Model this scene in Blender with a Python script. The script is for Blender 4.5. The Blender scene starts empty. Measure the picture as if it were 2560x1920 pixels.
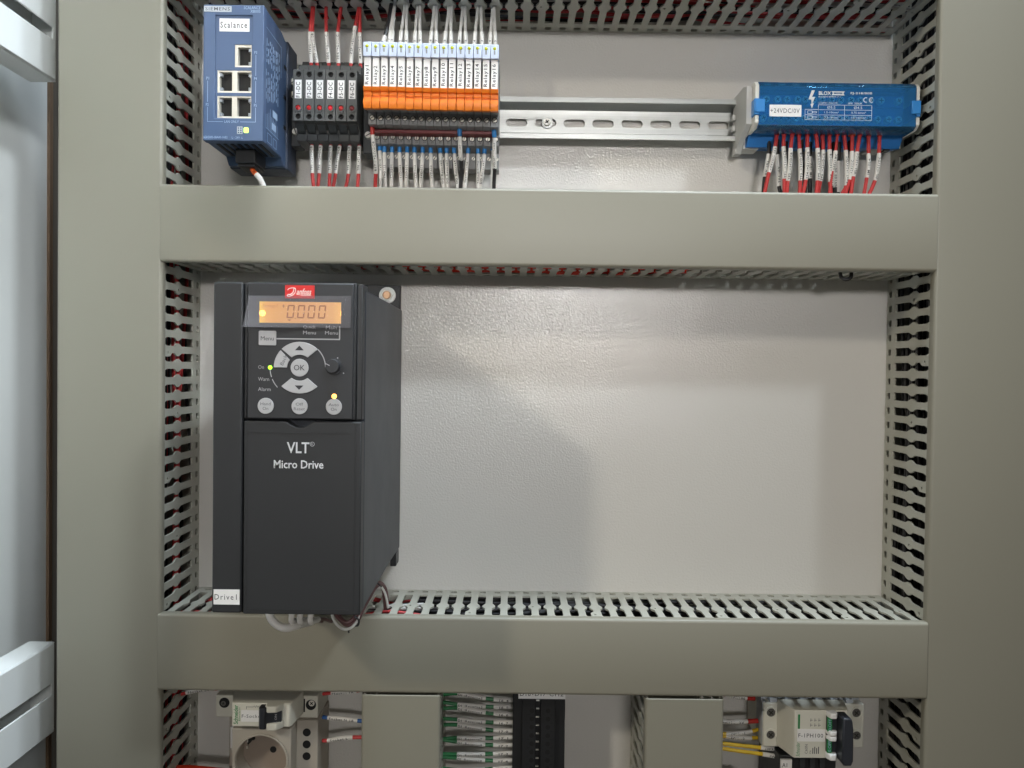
import bpy, bmesh, math, random
from mathutils import Vector, Matrix
from mathutils.geometry import tessellate_polygon
random.seed(7)
S = bpy.context.scene
C = S.collection
MM = 0.001
R = math.radians

# ------------------------------------------------------------------ camera
# x to the right, z up, h = height above the mounting plate towards the viewer (world y = -h); all in millimetres
cam = bpy.data.objects.new('camera', bpy.data.cameras.new('camera'))
C.objects.link(cam)
yaw, pitch, roll = 0.0022, 0.0179, 0.01278
fwd = Vector((math.sin(yaw)*math.cos(pitch), math.cos(yaw)*math.cos(pitch), -math.sin(pitch)))
rt = Vector((math.cos(yaw), -math.sin(yaw), 0))
dn = fwd.cross(rt)
r2 = rt*math.cos(roll) - dn*math.sin(roll)
d2 = rt*math.sin(roll) + dn*math.cos(roll)
m3 = Matrix((r2, -d2, -fwd)).transposed()
cam.matrix_world = Matrix.Translation((0, -0.705, 0)) @ m3.to_4x4()
cam.data.sensor_width = 36
cam.data.lens = 2024/2560*36
cam.data.clip_start = 0.02
cam.data.clip_end = 50
S.camera = cam

# ------------------------------------------------------------------ light of the hall and an added fill
W = bpy.data.worlds.new('World'); S.world = W
W.use_nodes = True
W.node_tree.nodes['Background'].inputs[0].default_value = (1.0, 0.95, 0.84, 1)
W.node_tree.nodes['Background'].inputs[1].default_value = 0.09
def lamp(name, loc, target, sx, sy, power, col, spread=None):
    l = bpy.data.lights.new(name, 'AREA'); l.shape = 'RECTANGLE'; l.size = sx; l.size_y = sy
    l.energy = power; l.color = col
    if spread: l.spread = R(spread)
    o = bpy.data.objects.new(name, l); C.objects.link(o)
    o.location = loc
    o.rotation_euler = (Vector(target)-Vector(loc)).to_track_quat('-Z', 'Y').to_euler()
lamp('aisle_lamp', (1.7, -2.1, 2.4), (-0.18, 0, 0.38), 0.3, 0.3, 1.75, (0.90, 1.0, 1.06), 28)
lamp('side_panel_fill_lamp', (0.95, -2.0, 0.95), (-0.48, 0, 0.08), 0.3, 0.3, 0.36, (0.94, 1.0, 1.04), 17)  # added fill for the cabinet side, no such lamp known
lamp('overhead_lamp', (0.25, -0.345, 1.55), (0.05, -0.05, 0), 0.8, 0.16, 32.0, (0.86, 0.99, 1.10))
lamp('left_hall_lamp', (-1.62, -1.9, 1.2), (0, 0, 0), 0.16, 0.16, 16.5, (1.08, 1.0, 0.84))
lamp('far_hall_lamp', (0.19, -2.35, 0.33), (0.05, 0, 0.18), 0.38, 0.15, 0.85, (1.02, 1.0, 0.98), 40)
lamp('warm_hall_lamp', (0.25, -2.5, 0.32), (0, 0, 0), 0.4, 0.16, 1.25, (1.12, 1.0, 0.86))
S.view_settings.view_transform = 'Standard'
S.view_settings.look = 'None'
S.view_settings.exposure = 0.0
S.view_settings.gamma = 1.0
S.cycles.max_bounces = 8
S.cycles.transparent_max_bounces = 12

# ------------------------------------------------------------------ materials
def lin(c):
    c /= 255
    return c/12.92 if c <= 0.04045 else ((c+0.055)/1.055)**2.4
def mat(name, rgb, rough=0.5, metal=0.0, var=0.05, vscale=60, bump=0.0, bscale=900, spec=0.5, emit=None, estr=0):
    m = bpy.data.materials.new(name); m.use_nodes = True
    nt = m.node_tree; p = nt.nodes['Principled BSDF']
    col = tuple(lin(c) for c in rgb)
    p.inputs['Roughness'].default_value = rough
    p.inputs['Metallic'].default_value = metal
    p.inputs['Specular IOR Level'].default_value = spec
    tc = nt.nodes.new('ShaderNodeTexCoord')
    n = nt.nodes.new('ShaderNodeTexNoise'); n.inputs['Scale'].default_value = vscale; n.inputs['Detail'].default_value = 3
    nt.links.new(tc.outputs['Object'], n.inputs['Vector'])
    mx = nt.nodes.new('ShaderNodeMix'); mx.data_type = 'RGBA'
    mx.inputs['A'].default_value = tuple(c*(1-var) for c in col)+(1,)
    mx.inputs['B'].default_value = tuple(min(1, c*(1+var)) for c in col)+(1,)
    nt.links.new(n.outputs['Fac'], mx.inputs['Factor'])
    nt.links.new(mx.outputs['Result'], p.inputs['Base Color'])
    rr = nt.nodes.new('ShaderNodeMapRange')
    rr.inputs['To Min'].default_value = max(0.02, rough-0.05); rr.inputs['To Max'].default_value = min(1, rough+0.05)
    nt.links.new(n.outputs['Fac'], rr.inputs['Value']); nt.links.new(rr.outputs['Result'], p.inputs['Roughness'])
    if bump:
        b = nt.nodes.new('ShaderNodeTexNoise'); b.inputs['Scale'].default_value = bscale; b.inputs['Detail'].default_value = 2
        nt.links.new(tc.outputs['Object'], b.inputs['Vector'])
        bn = nt.nodes.new('ShaderNodeBump'); bn.inputs['Strength'].default_value = bump; bn.inputs['Distance'].default_value = 0.0005
        nt.links.new(b.outputs['Fac'], bn.inputs['Height']); nt.links.new(bn.outputs['Normal'], p.inputs['Normal'])
    if emit:
        p.inputs['Emission Color'].default_value = tuple(lin(c) for c in emit)+(1,)
        p.inputs['Emission Strength'].default_value = estr
    return m
M = {}
M['duct'] = mat('duct_grey_pvc', (178, 177, 165), 0.33, var=0.03, vscale=12, bump=0.05, bscale=2500)
M['lid'] = mat('duct_lid_pvc', (139, 135, 121), 0.42, var=0.035, vscale=5, bump=0.03, bscale=2500)
M['panel'] = mat('powder_coated_plate', (214, 211, 206), 0.14, var=0.03, vscale=7, bump=0.60, bscale=600)
M['frame'] = mat('light_grey_enamel', (232, 234, 232), 0.35, var=0.02, vscale=20, bump=0.1, bscale=700)
M['strip'] = mat('brown_edge_strip', (120, 98, 78), 0.7)
M['back'] = mat('cabinet_back_in_shade', (58, 57, 55), 0.6)  # dark colour stands for the shadow in the gap beside the plate
M['zinc'] = mat('zinc_plated_steel', (186, 188, 186), 0.31, metal=0.9, var=0.16, vscale=90, bump=0.05, bscale=700)
for n_ in M['zinc'].node_tree.nodes:
    if n_.type == 'TEX_NOISE' and n_.inputs['Scale'].default_value == 90:
        mp = M['zinc'].node_tree.nodes.new('ShaderNodeMapping'); mp.inputs['Scale'].default_value = (0.12, 6, 14)
        M['zinc'].node_tree.links.new(n_.inputs['Vector'].links[0].from_socket, mp.inputs['Vector'])
        M['zinc'].node_tree.links.new(mp.outputs[0], n_.inputs['Vector'])
M['steel'] = mat('screw_steel', (228, 224, 214), 0.32, metal=0.25, var=0.08, vscale=700)
M['slot'] = mat('screw_slot_shadow_metal', (60, 58, 54), 0.6, metal=0.3)
M['mcb_screw'] = mat('dark_screw_steel', (110, 108, 104), 0.35, metal=0.6, var=0.2, vscale=700)
M['brass'] = mat('bolt_bronze', (205, 165, 130), 0.35, metal=0.7, var=0.15, vscale=900)
M['sw_blue'] = mat('switch_blue_front', (76, 96, 128), 0.45, var=0.03)
M['sw_body'] = mat('switch_blue_body', (60, 80, 110), 0.45, var=0.04)
M['sw_dark'] = mat('switch_dark_rear', (52, 60, 76), 0.55)
M['port'] = mat('port_shell_metal', (225, 220, 208), 0.4, metal=0.35, var=0.05, vscale=400)
M['hole'] = mat('black_cavity_shade', (12, 12, 13), 0.6)  # flat black standing for the shade inside holes and recesses
M['pin'] = mat('port_light_grey', (150, 155, 160), 0.4)
M['white'] = mat('white_label', (236, 234, 232), 0.55, var=0.01)
M['ink'] = mat('black_ink', (48, 48, 52), 0.7)
M['ink_soft'] = mat('faded_black_ink', (84, 84, 88), 0.7)
M['wprint'] = mat('white_print', (214, 216, 218), 0.6)
M['bprint'] = mat('pale_blue_print', (158, 180, 208), 0.6)
M['silver'] = mat('silver_plate', (178, 184, 190), 0.5)
M['fuse'] = mat('fuse_dark_grey', (82, 83, 82), 0.5, var=0.05)
M['fuse_dk'] = mat('fuse_black_foot', (50, 53, 55), 0.45, var=0.06)
M['black'] = mat('black_plastic', (30, 31, 33), 0.42)
M['red_led'] = mat('red_lens', (190, 42, 44), 0.25)
M['orange'] = mat('orange_relay_plastic', (240, 128, 34), 0.42, var=0.04)
M['orange2'] = mat('orange_groove_shade', (205, 84, 26), 0.55)  # darker copy of the clip orange, painting shade into its grooves
M['relay'] = mat('relay_grey', (134, 134, 134), 0.5, var=0.05)
M['relay_led'] = mat('relay_pale_blue_lens', (203, 214, 236), 0.28, var=0.03)
M['yg'] = mat('yellow_green_led', (190, 196, 40), 0.25, var=0.1, vscale=900)
M['jumper'] = mat('dark_red_jumper', (112, 22, 24), 0.4)
M['blue_f'] = mat('blue_ferrule', (44, 128, 196), 0.4)
M['red_f'] = mat('red_ferrule', (178, 42, 34), 0.4)
M['red_w'] = mat('red_wire', (196, 58, 58), 0.45)
M['red_cable'] = mat('orange_red_cable', (232, 62, 34), 0.45)
M['white_w'] = mat('white_wire', (208, 206, 202), 0.5)
M['black_w'] = mat('black_wire', (30, 28, 30), 0.45)
M['blue_w'] = mat('blue_wire', (36, 92, 160), 0.45)
M['yellow_w'] = mat('yellow_wire', (226, 186, 36), 0.45)
M['green_w'] = mat('green_wire', (34, 116, 66), 0.45)
M['brown_w'] = mat('brown_purple_wire', (94, 62, 62), 0.5)
M['orange_w'] = mat('orange_wire', (214, 92, 36), 0.45)
M['sleeve'] = mat('white_marker_sleeve', (228, 225, 220), 0.5, var=0.02)
M['drive'] = mat('drive_charcoal', (42, 43, 45), 0.5, var=0.03, bump=0.08, bscale=3000)
M['drive_side'] = mat('drive_side_light_tint', (32, 38, 48), 0.42, var=0.05, vscale=30, bump=0.06, bscale=3000)  # charcoal with the bluish light from the right painted in
M['lcp'] = mat('drive_keypad', (46, 47, 50), 0.5, var=0.02)
M['key'] = mat('grey_key', (176, 175, 176), 0.55, var=0.02)
M['keyprint'] = mat('grey_print', (168, 168, 170), 0.6)
M['logo_red'] = mat('red_logo_plate', (214, 44, 42), 0.4)
M['logo_white'] = mat('logo_white', (250, 228, 222), 0.5)
M['lcd_seg'] = mat('lcd_segment', (120, 62, 22), 0.5, emit=(150, 84, 30), estr=0.55)
M['lcd_faint'] = mat('lcd_segment_faint', (150, 90, 40), 0.5, emit=(188, 112, 46), estr=0.6)
M['led_g'] = mat('green_led_on', (190, 255, 60), 0.3, emit=(150, 255, 40), estr=3.0)
M['led_y'] = mat('amber_led_on', (255, 200, 110), 0.3, emit=(255, 170, 70), estr=4.0)
M['led_sw'] = mat('power_led_on', (220, 255, 120), 0.3, emit=(205, 255, 110), estr=1.1)
M['mcb'] = mat('breaker_pale_grey', (212, 209, 196), 0.45, var=0.02)
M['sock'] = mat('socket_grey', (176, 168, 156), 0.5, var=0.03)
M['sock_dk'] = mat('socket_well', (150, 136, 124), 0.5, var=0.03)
M['toggle'] = mat('toggle_charcoal', (42, 44, 50), 0.4)
M['green'] = mat('green_print', (24, 128, 66), 0.55)
M['foot'] = mat('block_foot_grey', (196, 196, 194), 0.45)
M['cap'] = mat('block_cap_white', (226, 224, 216), 0.45)
M['blk_blue'] = mat('block_blue_base', (40, 116, 190), 0.4)
M['clip'] = mat('block_blue_clip', (58, 136, 206), 0.3)
M['bus'] = mat('busbar_metal', (220, 228, 230), 0.3, metal=0.2, var=0.15, vscale=300)
M['tie'] = mat('black_cable_tie', (26, 26, 28), 0.5)
def specks(m, scale, size, col):
    nt = M[m].node_tree; p = nt.nodes['Principled BSDF']
    tc = nt.nodes.new('ShaderNodeTexCoord'); v = nt.nodes.new('ShaderNodeTexVoronoi'); v.inputs['Scale'].default_value = scale
    n = nt.nodes.new('ShaderNodeTexNoise'); n.inputs['Scale'].default_value = 900
    ad = nt.nodes.new('ShaderNodeMath'); ad.operation = 'MULTIPLY_ADD'; ad.inputs[1].default_value = size*1.2
    lt = nt.nodes.new('ShaderNodeMath'); lt.operation = 'LESS_THAN'; lt.inputs[1].default_value = size*1.5
    mx = nt.nodes.new('ShaderNodeMix'); mx.data_type = 'RGBA'; mx.inputs['B'].default_value = tuple(lin(c) for c in col)+(1,)
    nt.links.new(tc.outputs['Object'], v.inputs['Vector']); nt.links.new(tc.outputs['Object'], n.inputs['Vector'])
    nt.links.new(n.outputs['Fac'], ad.inputs[0]); nt.links.new(v.outputs['Distance'], ad.inputs[2]); nt.links.new(ad.outputs[0], lt.inputs[0])
    old = p.inputs['Base Color'].links[0].from_socket
    nt.links.new(old, mx.inputs['A']); nt.links.new(lt.outputs[0], mx.inputs['Factor']); nt.links.new(mx.outputs['Result'], p.inputs['Base Color'])
specks('panel', 9, 0.012, (120, 112, 104))
specks('lid', 13, 0.014, (205, 204, 196))
def clear_mat(name, tint, diffuse, dfac, rough):
    m = bpy.data.materials.new(name); m.use_nodes = True
    nt = m.node_tree; nt.nodes.remove(nt.nodes['Principled BSDF'])
    out = nt.nodes['Material Output']
    tr = nt.nodes.new('ShaderNodeBsdfTransparent'); tr.inputs[0].default_value = tint+(1,)
    df = nt.nodes.new('ShaderNodeBsdfDiffuse'); df.inputs[0].default_value = diffuse+(1,)
    gl = nt.nodes.new('ShaderNodeBsdfGlossy'); gl.inputs['Roughness'].default_value = rough
    fr = nt.nodes.new('ShaderNodeFresnel'); fr.inputs[0].default_value = 1.5
    m1 = nt.nodes.new('ShaderNodeMixShader'); m1.inputs[0].default_value = dfac
    m2 = nt.nodes.new('ShaderNodeMixShader')
    nt.links.new(tr.outputs[0], m1.inputs[1]); nt.links.new(df.outputs[0], m1.inputs[2])
    nt.links.new(fr.outputs[0], m2.inputs[0]); nt.links.new(m1.outputs[0], m2.inputs[1]); nt.links.new(gl.outputs[0], m2.inputs[2])
    nt.links.new(m2.outputs[0], out.inputs[0])
    return m
M['blue_clear'] = clear_mat('clear_blue_cover', (0.56, 0.84, 0.98), (0.06, 0.36, 0.82), 0.22, 0.08)
M['film'] = clear_mat('clear_protective_film', (0.96, 0.96, 0.97), (0.62, 0.60, 0.64), 0.16, 0.10)
def lcd_mat():
    m = bpy.data.materials.new('amber_backlit_lcd'); m.use_nodes = True
    nt = m.node_tree; p = nt.nodes['Principled BSDF']
    p.inputs['Base Color'].default_value = (0.25, 0.12, 0.04, 1); p.inputs['Roughness'].default_value = 0.3
    tc = nt.nodes.new('ShaderNodeTexCoord'); sp = nt.nodes.new('ShaderNodeSeparateXYZ')
    nt.links.new(tc.outputs['Generated'], sp.inputs[0])
    cr = nt.nodes.new('ShaderNodeValToRGB')
    e = cr.color_ramp.elements
    e[0].position = 0; e[0].color = (1.0, 0.62, 0.05, 1); e[1].position = 1; e[1].color = (1.0, 0.56, 0.16, 1)
    for pos, c in ((0.09, (0.86, 0.40, 0.06, 1)), (0.2, (0.78, 0.36, 0.06, 1)), (0.55, (0.76, 0.37, 0.12, 1)), (0.9, (0.82, 0.43, 0.14, 1))):
        k = e.new(pos); k.color = c
    nt.links.new(sp.outputs['X'], cr.inputs[0])
    nt.links.new(cr.outputs[0], p.inputs['Emission Color']); p.inputs['Emission Strength'].default_value = 0.85
    return m
M['lcd'] = lcd_mat()

# ------------------------------------------------------------------ mesh helpers
def P(x, h, z): return Vector((x*MM, -h*MM, z*MM))
AX = {'x': lambda u, v, a: (a, u, v), 'h': lambda u, v, a: (u, a, v), 'z': lambda u, v, a: (u, v, a)}
# axis 'x': section given as (h,z);  axis 'h': section given as (x,z);  axis 'z': section given as (x,h)
class B:
    def __init__(s): s.bm = bmesh.new(); s.mi = 0
    def use(s, i): s.mi = i; return s
    def face(s, vs):
        try:
            f = s.bm.faces.new(vs); f.material_index = s.mi; return f
        except ValueError: return None
    def prism(s, axis, poly, a0, a1):
        fn = AX[axis]
        r0 = [s.bm.verts.new(P(*fn(u, v, a0))) for u, v in poly]
        r1 = [s.bm.verts.new(P(*fn(u, v, a1))) for u, v in poly]
        n = len(poly)
        s.face(r0); s.face(r1[::-1])
        for i in range(n): s.face((r0[i], r0[(i+1) % n], r1[(i+1) % n], r1[i]))
        return s
    def box(s, x0, x1, h0, h1, z0, z1):
        return s.prism('h', [(x0, z0), (x1, z0), (x1, z1), (x0, z1)], h0, h1)
    def holed(s, axis, outer, holes, a0, a1):
        fn = AX[axis]; loops = [outer]+holes
        flat = [p for l in loops for p in l]
        tris = tessellate_polygon([[Vector((u, v, 0)) for u, v in l] for l in loops])
        v0 = [s.bm.verts.new(P(*fn(u, v, a0))) for u, v in flat]
        v1 = [s.bm.verts.new(P(*fn(u, v, a1))) for u, v in flat]
        for t in tris:
            s.face([v0[i] for i in t]); s.face([v1[i] for i in t][::-1])
        k = 0
        for l in loops:
            n = len(l)
            for i in range(n):
                a, b = k+i, k+(i+1) % n
                s.face((v0[a], v0[b], v1[b], v1[a]))
            k += n
        return s
    def cyl(s, axis, c, r, a0, a1, n=16, r1=None, ry=None):
        if r1 is None: r1 = r
        fn = AX[axis]; rings = []
        for rad, a in ((r, a0), (r1, a1)):
            rings.append([s.bm.verts.new(P(*fn(c[0]+rad*math.cos(2*math.pi*i/n), c[1]+(ry or 1)*rad*math.sin(2*math.pi*i/n), a))) for i in range(n)])
        s.face(rings[0]); s.face(rings[1][::-1])
        for i in range(n): s.face((rings[0][i], rings[0][(i+1) % n], rings[1][(i+1) % n], rings[1][i]))
        return s
    def dome(s, c, r, h0, rise, n=14):
        rings = []
        for k in range(4):
            a = k*math.pi/8
            rings.append([s.bm.verts.new(P(c[0]+r*math.cos(a)*math.cos(2*math.pi*i/n), h0+rise*math.sin(a)/math.sin(3*math.pi/8), c[1]+r*math.cos(a)*math.sin(2*math.pi*i/n))) for i in range(n)])
        for k in range(3):
            for i in range(n): s.face((rings[k][i], rings[k][(i+1) % n], rings[k+1][(i+1) % n], rings[k+1][i]))
        s.face(rings[3]); s.face(rings[0][::-1])
        return s
    def tube(s, pts, r, n=8, cap=True):
        ps = [P(*p) for p in pts]; r *= MM; rings = []
        up = None
        for i, p in enumerate(ps):
            t = (ps[min(i+1, len(ps)-1)]-ps[max(i-1, 0)]).normalized()
            if up is None: up = t.orthogonal()
            up = (up-t*up.dot(t)).normalized(); w = t.cross(up)
            rings.append([s.bm.verts.new(p+(up*math.cos(2*math.pi*k/n)+w*math.sin(2*math.pi*k/n))*r) for k in range(n)])
        for i in range(len(rings)-1):
            for k in range(n): s.face((rings[i][k], rings[i][(k+1) % n], rings[i+1][(k+1) % n], rings[i+1][k]))
        if cap: s.face(rings[0][::-1]); s.face(rings[-1])
        return s
    def quad(s, pts):
        s.face([s.bm.verts.new(P(*p)) for p in pts]); return s

ORG = {}
def setprops(o, label, cat, group, kind):
    if label: o['label'] = label
    if cat: o['category'] = cat
    if group: o['group'] = group
    if kind: o['kind'] = kind
def thing(name, label, cat, loc, group=None):
    o = bpy.data.objects.new(name, None); C.objects.link(o)
    o.empty_display_size = 0.01
    o.location = P(*loc); ORG[o] = P(*loc)
    setprops(o, label, cat, group, None)
    return o
def put(o, parent):
    C.objects.link(o)
    if parent is not None: o.parent = parent
def build(b, name, mats, parent=None, bevel=0, label=None, cat=None, group=None, kind=None, smooth=40, loc=None, seg=2):
    org = ORG.get(parent, None) if parent is not None else (P(*loc) if loc else Vector((0, 0, 0)))
    bm = b.bm
    bmesh.ops.recalc_face_normals(bm, faces=bm.faces)
    if org.length: bmesh.ops.translate(bm, verts=bm.verts, vec=-org)
    me = bpy.data.meshes.new(name); bm.to_mesh(me); bm.free()
    for m in (mats if isinstance(mats, (list, tuple)) else [mats]): me.materials.append(M[m])
    me.polygons.foreach_set('use_smooth', [True]*len(me.polygons))
    me.set_sharp_from_angle(angle=R(smooth))
    o = bpy.data.objects.new(name, me)
    put(o, parent)
    if parent is None: o.location = org
    ORG[o] = org
    if bevel:
        md = o.modifiers.new('edge', 'BEVEL'); md.width = bevel*MM; md.segments = seg; md.limit_method = 'ANGLE'; md.angle_limit = R(40)
        md.harden_normals = False
    setprops(o, label, cat, group, kind)
    return o
def copy_tree(o, delta, parent=None):
    c = o.copy(); C.objects.link(c)
    if parent is not None: c.parent = parent
    else: c.location = o.location+delta
    ORG[c] = ORG[o]+delta
    for ch in list(o.children):
        if not ch.get('nocopy'): copy_tree(ch, delta, c)
    return c

# lettering: flat print fitted to a box that lies parallel to the plate, or along any two directions
TX = {}
def glyphs(s, space, bold, shear):
    k = (s, space, bold, shear)
    if k not in TX:
        cu = bpy.data.curves.new('lettering', 'FONT'); cu.body = s; cu.resolution_u = 2
        cu.space_character = space; cu.offset = bold; cu.shear = shear
        o = bpy.data.objects.new('lettering', cu)
        me = bpy.data.meshes.new_from_object(o)
        vs = [v.co.copy() for v in me.vertices]; fs = [tuple(p.vertices) for p in me.polygons]
        x0 = min(v.x for v in vs); x1 = max(v.x for v in vs); y0 = min(v.y for v in vs); y1 = max(v.y for v in vs)
        TX[k] = ([((v.x-x0)/(x1-x0), (v.y-y0)/(y1-y0)) for v in vs], fs)
        bpy.data.objects.remove(o); bpy.data.curves.remove(cu); bpy.data.meshes.remove(me)
    return TX[k]
def text3(s, o, u, v, m, parent, space=1.0, bold=0.0, shear=0.0, name='lettering'):
    g, fs = glyphs(s, space, bold, shear)
    org = ORG[parent]
    me = bpy.data.meshes.new(name)
    me.from_pydata([tuple(o+u*a+v*b-org) for a, b in g], [], fs)
    me.materials.append(M[m])
    ob = bpy.data.objects.new(name, me); put(ob, parent); ORG[ob] = org
    ob['nocopy'] = 1
    return ob
def text(s, x0, x1, z0, z1, h, m, parent, rot=0, **k):
    if rot == 0: return text3(s, P(x0, h, z0), P(x1, h, z0)-P(x0, h, z0), P(x0, h, z1)-P(x0, h, z0), m, parent, **k)
    return text3(s, P(x1, h, z0), P(x1, h, z1)-P(x1, h, z0), P(x0, h, z0)-P(x1, h, z0), m, parent, **k)
def screw(b, x, z, r, h0, h1, ang, cross=False, mi=0, ms=1):
    b.use(mi).cyl('h', (x, z), r, h0, h1, 14, r1=r*0.92)
    for a in ((ang, ang+90) if cross else (ang,)):
        c, s_ = math.cos(R(a)), math.sin(R(a)); w = r*0.14; l = r*(0.6 if cross else 0.9)
        b.use(ms).prism('h', [(x+c*l-s_*w, z+s_*l+c*w), (x-c*l-s_*w, z-s_*l+c*w), (x-c*l+s_*w, z-s_*l-c*w), (x+c*l+s_*w, z+s_*l-c*w)], h1-0.2, h1+0.06)
    b.use(mi)
def circ(x, z, r, n=14): return [(x+r*math.cos(2*math.pi*i/n), z+r*math.sin(2*math.pi*i/n)) for i in range(n)]
def rr(x0, x1, z0, z1, r, n=4):
    o = []
    for cx, cz, a in ((x1-r, z1-r, 0), (x0+r, z1-r, 90), (x0+r, z0+r, 180), (x1-r, z0+r, 270)):
        for i in range(n+1): o.append((cx+r*math.cos(R(a+90*i/n)), cz+r*math.sin(R(a+90*i/n))))
    return o
def spline(pts, n=6):
    q = [pts[0]]+list(pts)+[pts[-1]]; out = []
    for i in range(1, len(q)-2):
        for k in range(n):
            t = k/n; a, b, c, d = q[i-1], q[i], q[i+1], q[i+2]
            out.append(tuple(0.5*((2*b[j])+(-a[j]+c[j])*t+(2*a[j]-5*b[j]+4*c[j]-d[j])*t*t+(-a[j]+3*b[j]-3*c[j]+d[j])*t**3) for j in range(3)))
    out.append(tuple(pts[-1]))
    return out
def along(sp, t0, t1):
    L = [0]
    for a, b in zip(sp, sp[1:]): L.append(L[-1]+math.dist(a, b))
    T = L[-1]
    def at(t):
        d = t*T
        for i in range(len(L)-1):
            if L[i+1] >= d: f = (d-L[i])/max(1e-9, L[i+1]-L[i]); return tuple(sp[i][j]+(sp[i+1][j]-sp[i][j])*f for j in range(3))
        return sp[-1]
    return [at(t0)]+[p for p, l in zip(sp, L) if t0*T < l < t1*T]+[at(t1)]

def wire(label, pts, col, r=1.15, sleeve=None, txt=None, ferrule=None, flen=0.12, fr=None, group=None, up=True, sr=None, sleeve2=None, txt2=None, name='wire', cat='wire', ink='ink', tside=0.0):
    """one wire: its insulation, ferrule and printed marker sleeves; pts run from the terminal end"""
    t = thing(name, label, cat, pts[0], group)
    sp = spline(pts)
    build(B().tube(sp, r, 8), 'insulation', col, t)
    if ferrule:
        build(B().tube(along(sp, 0, flen), fr or r*1.45, 10), 'ferrule', ferrule, t)
    for sl, tx in ((sleeve, txt), (sleeve2, txt2)):
        if not sl: continue
        seg = along(sp, *sl); rad = sr or r*1.32
        so = build(B().tube(seg, rad, 10), 'marker_sleeve', 'sleeve', t)
        if tx:
            a, b = P(*seg[0]), P(*seg[-1])
            if up and (a.z > b.z): a, b = b, a
            if not up and a.x > b.x: a, b = b, a
            d = (b-a); L = d.length; dn_ = d.normalized()
            n = Vector((0, -1, 0)); n = (n-dn_*n.dot(dn_)).normalized(); w = n.cross(dn_)
            H = rad*1.05*MM
            mid = P(*seg[len(seg)//2]); bow = mid-(a+b)/2
            use = min(0.86, len(tx)*1.15*rad*MM*0.9/L)
            o = (a+b)/2+bow*0.75-dn_*L*use*0.5-w*H*0.5+n*(rad*MM*1.03+0.00004)
            text3(tx, o, dn_*L*use, w*H, ink, so, space=1.25, bold=0.012)
    return t

# ------------------------------------------------------------------ cabinet and mounting plate
cab = thing('cabinet_frame', 'pale enamelled cabinet side with two slotted depth rails, left of the wide grey duct', 'cabinet', (-430, 0, 0))
build(B().box(-434.6, -432.6, -52, 330, -620, 620), 'side_panel', 'frame', cab)
build(B().box(-436, 440, -66, -62, -620, 620), 'rear_panel', 'back', cab)
build(B().box(-432.6, -429.8, -56, -51, -620, 620), 'corner_strip', 'strip', cab)
for z0, z1, s0, s1 in ((234.5, 311, 266.8, 276.8), (-309.6, -234.5, -277, -267.8)):
    b = B()
    b.holed('x', [(28, z0), (330, z0), (330, z1), (28, z1)], [[(32.5, s0), (250, s0), (250, s1), (32.5, s1)]], -380, -382)
    b.box(-404, -382, 24, 330, z0, z0+2); b.box(-404, -382, 24, 330, z1-2, z1)
    b.box(-404, -402, 24, 330, z0+2, z1-2)
    b.box(-402, -382.2, 24, 26, z0+2, z1-2)
    build(b, 'depth_rail', 'frame', cab, bevel=1.2)
build(B().box(-378, 440, -2.5, 0, -430, 430), 'mounting_plate', 'panel', None,
      label='light grey powder coated mounting plate behind all the devices', cat='mounting plate', loc=(0, 0, 0))

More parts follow.
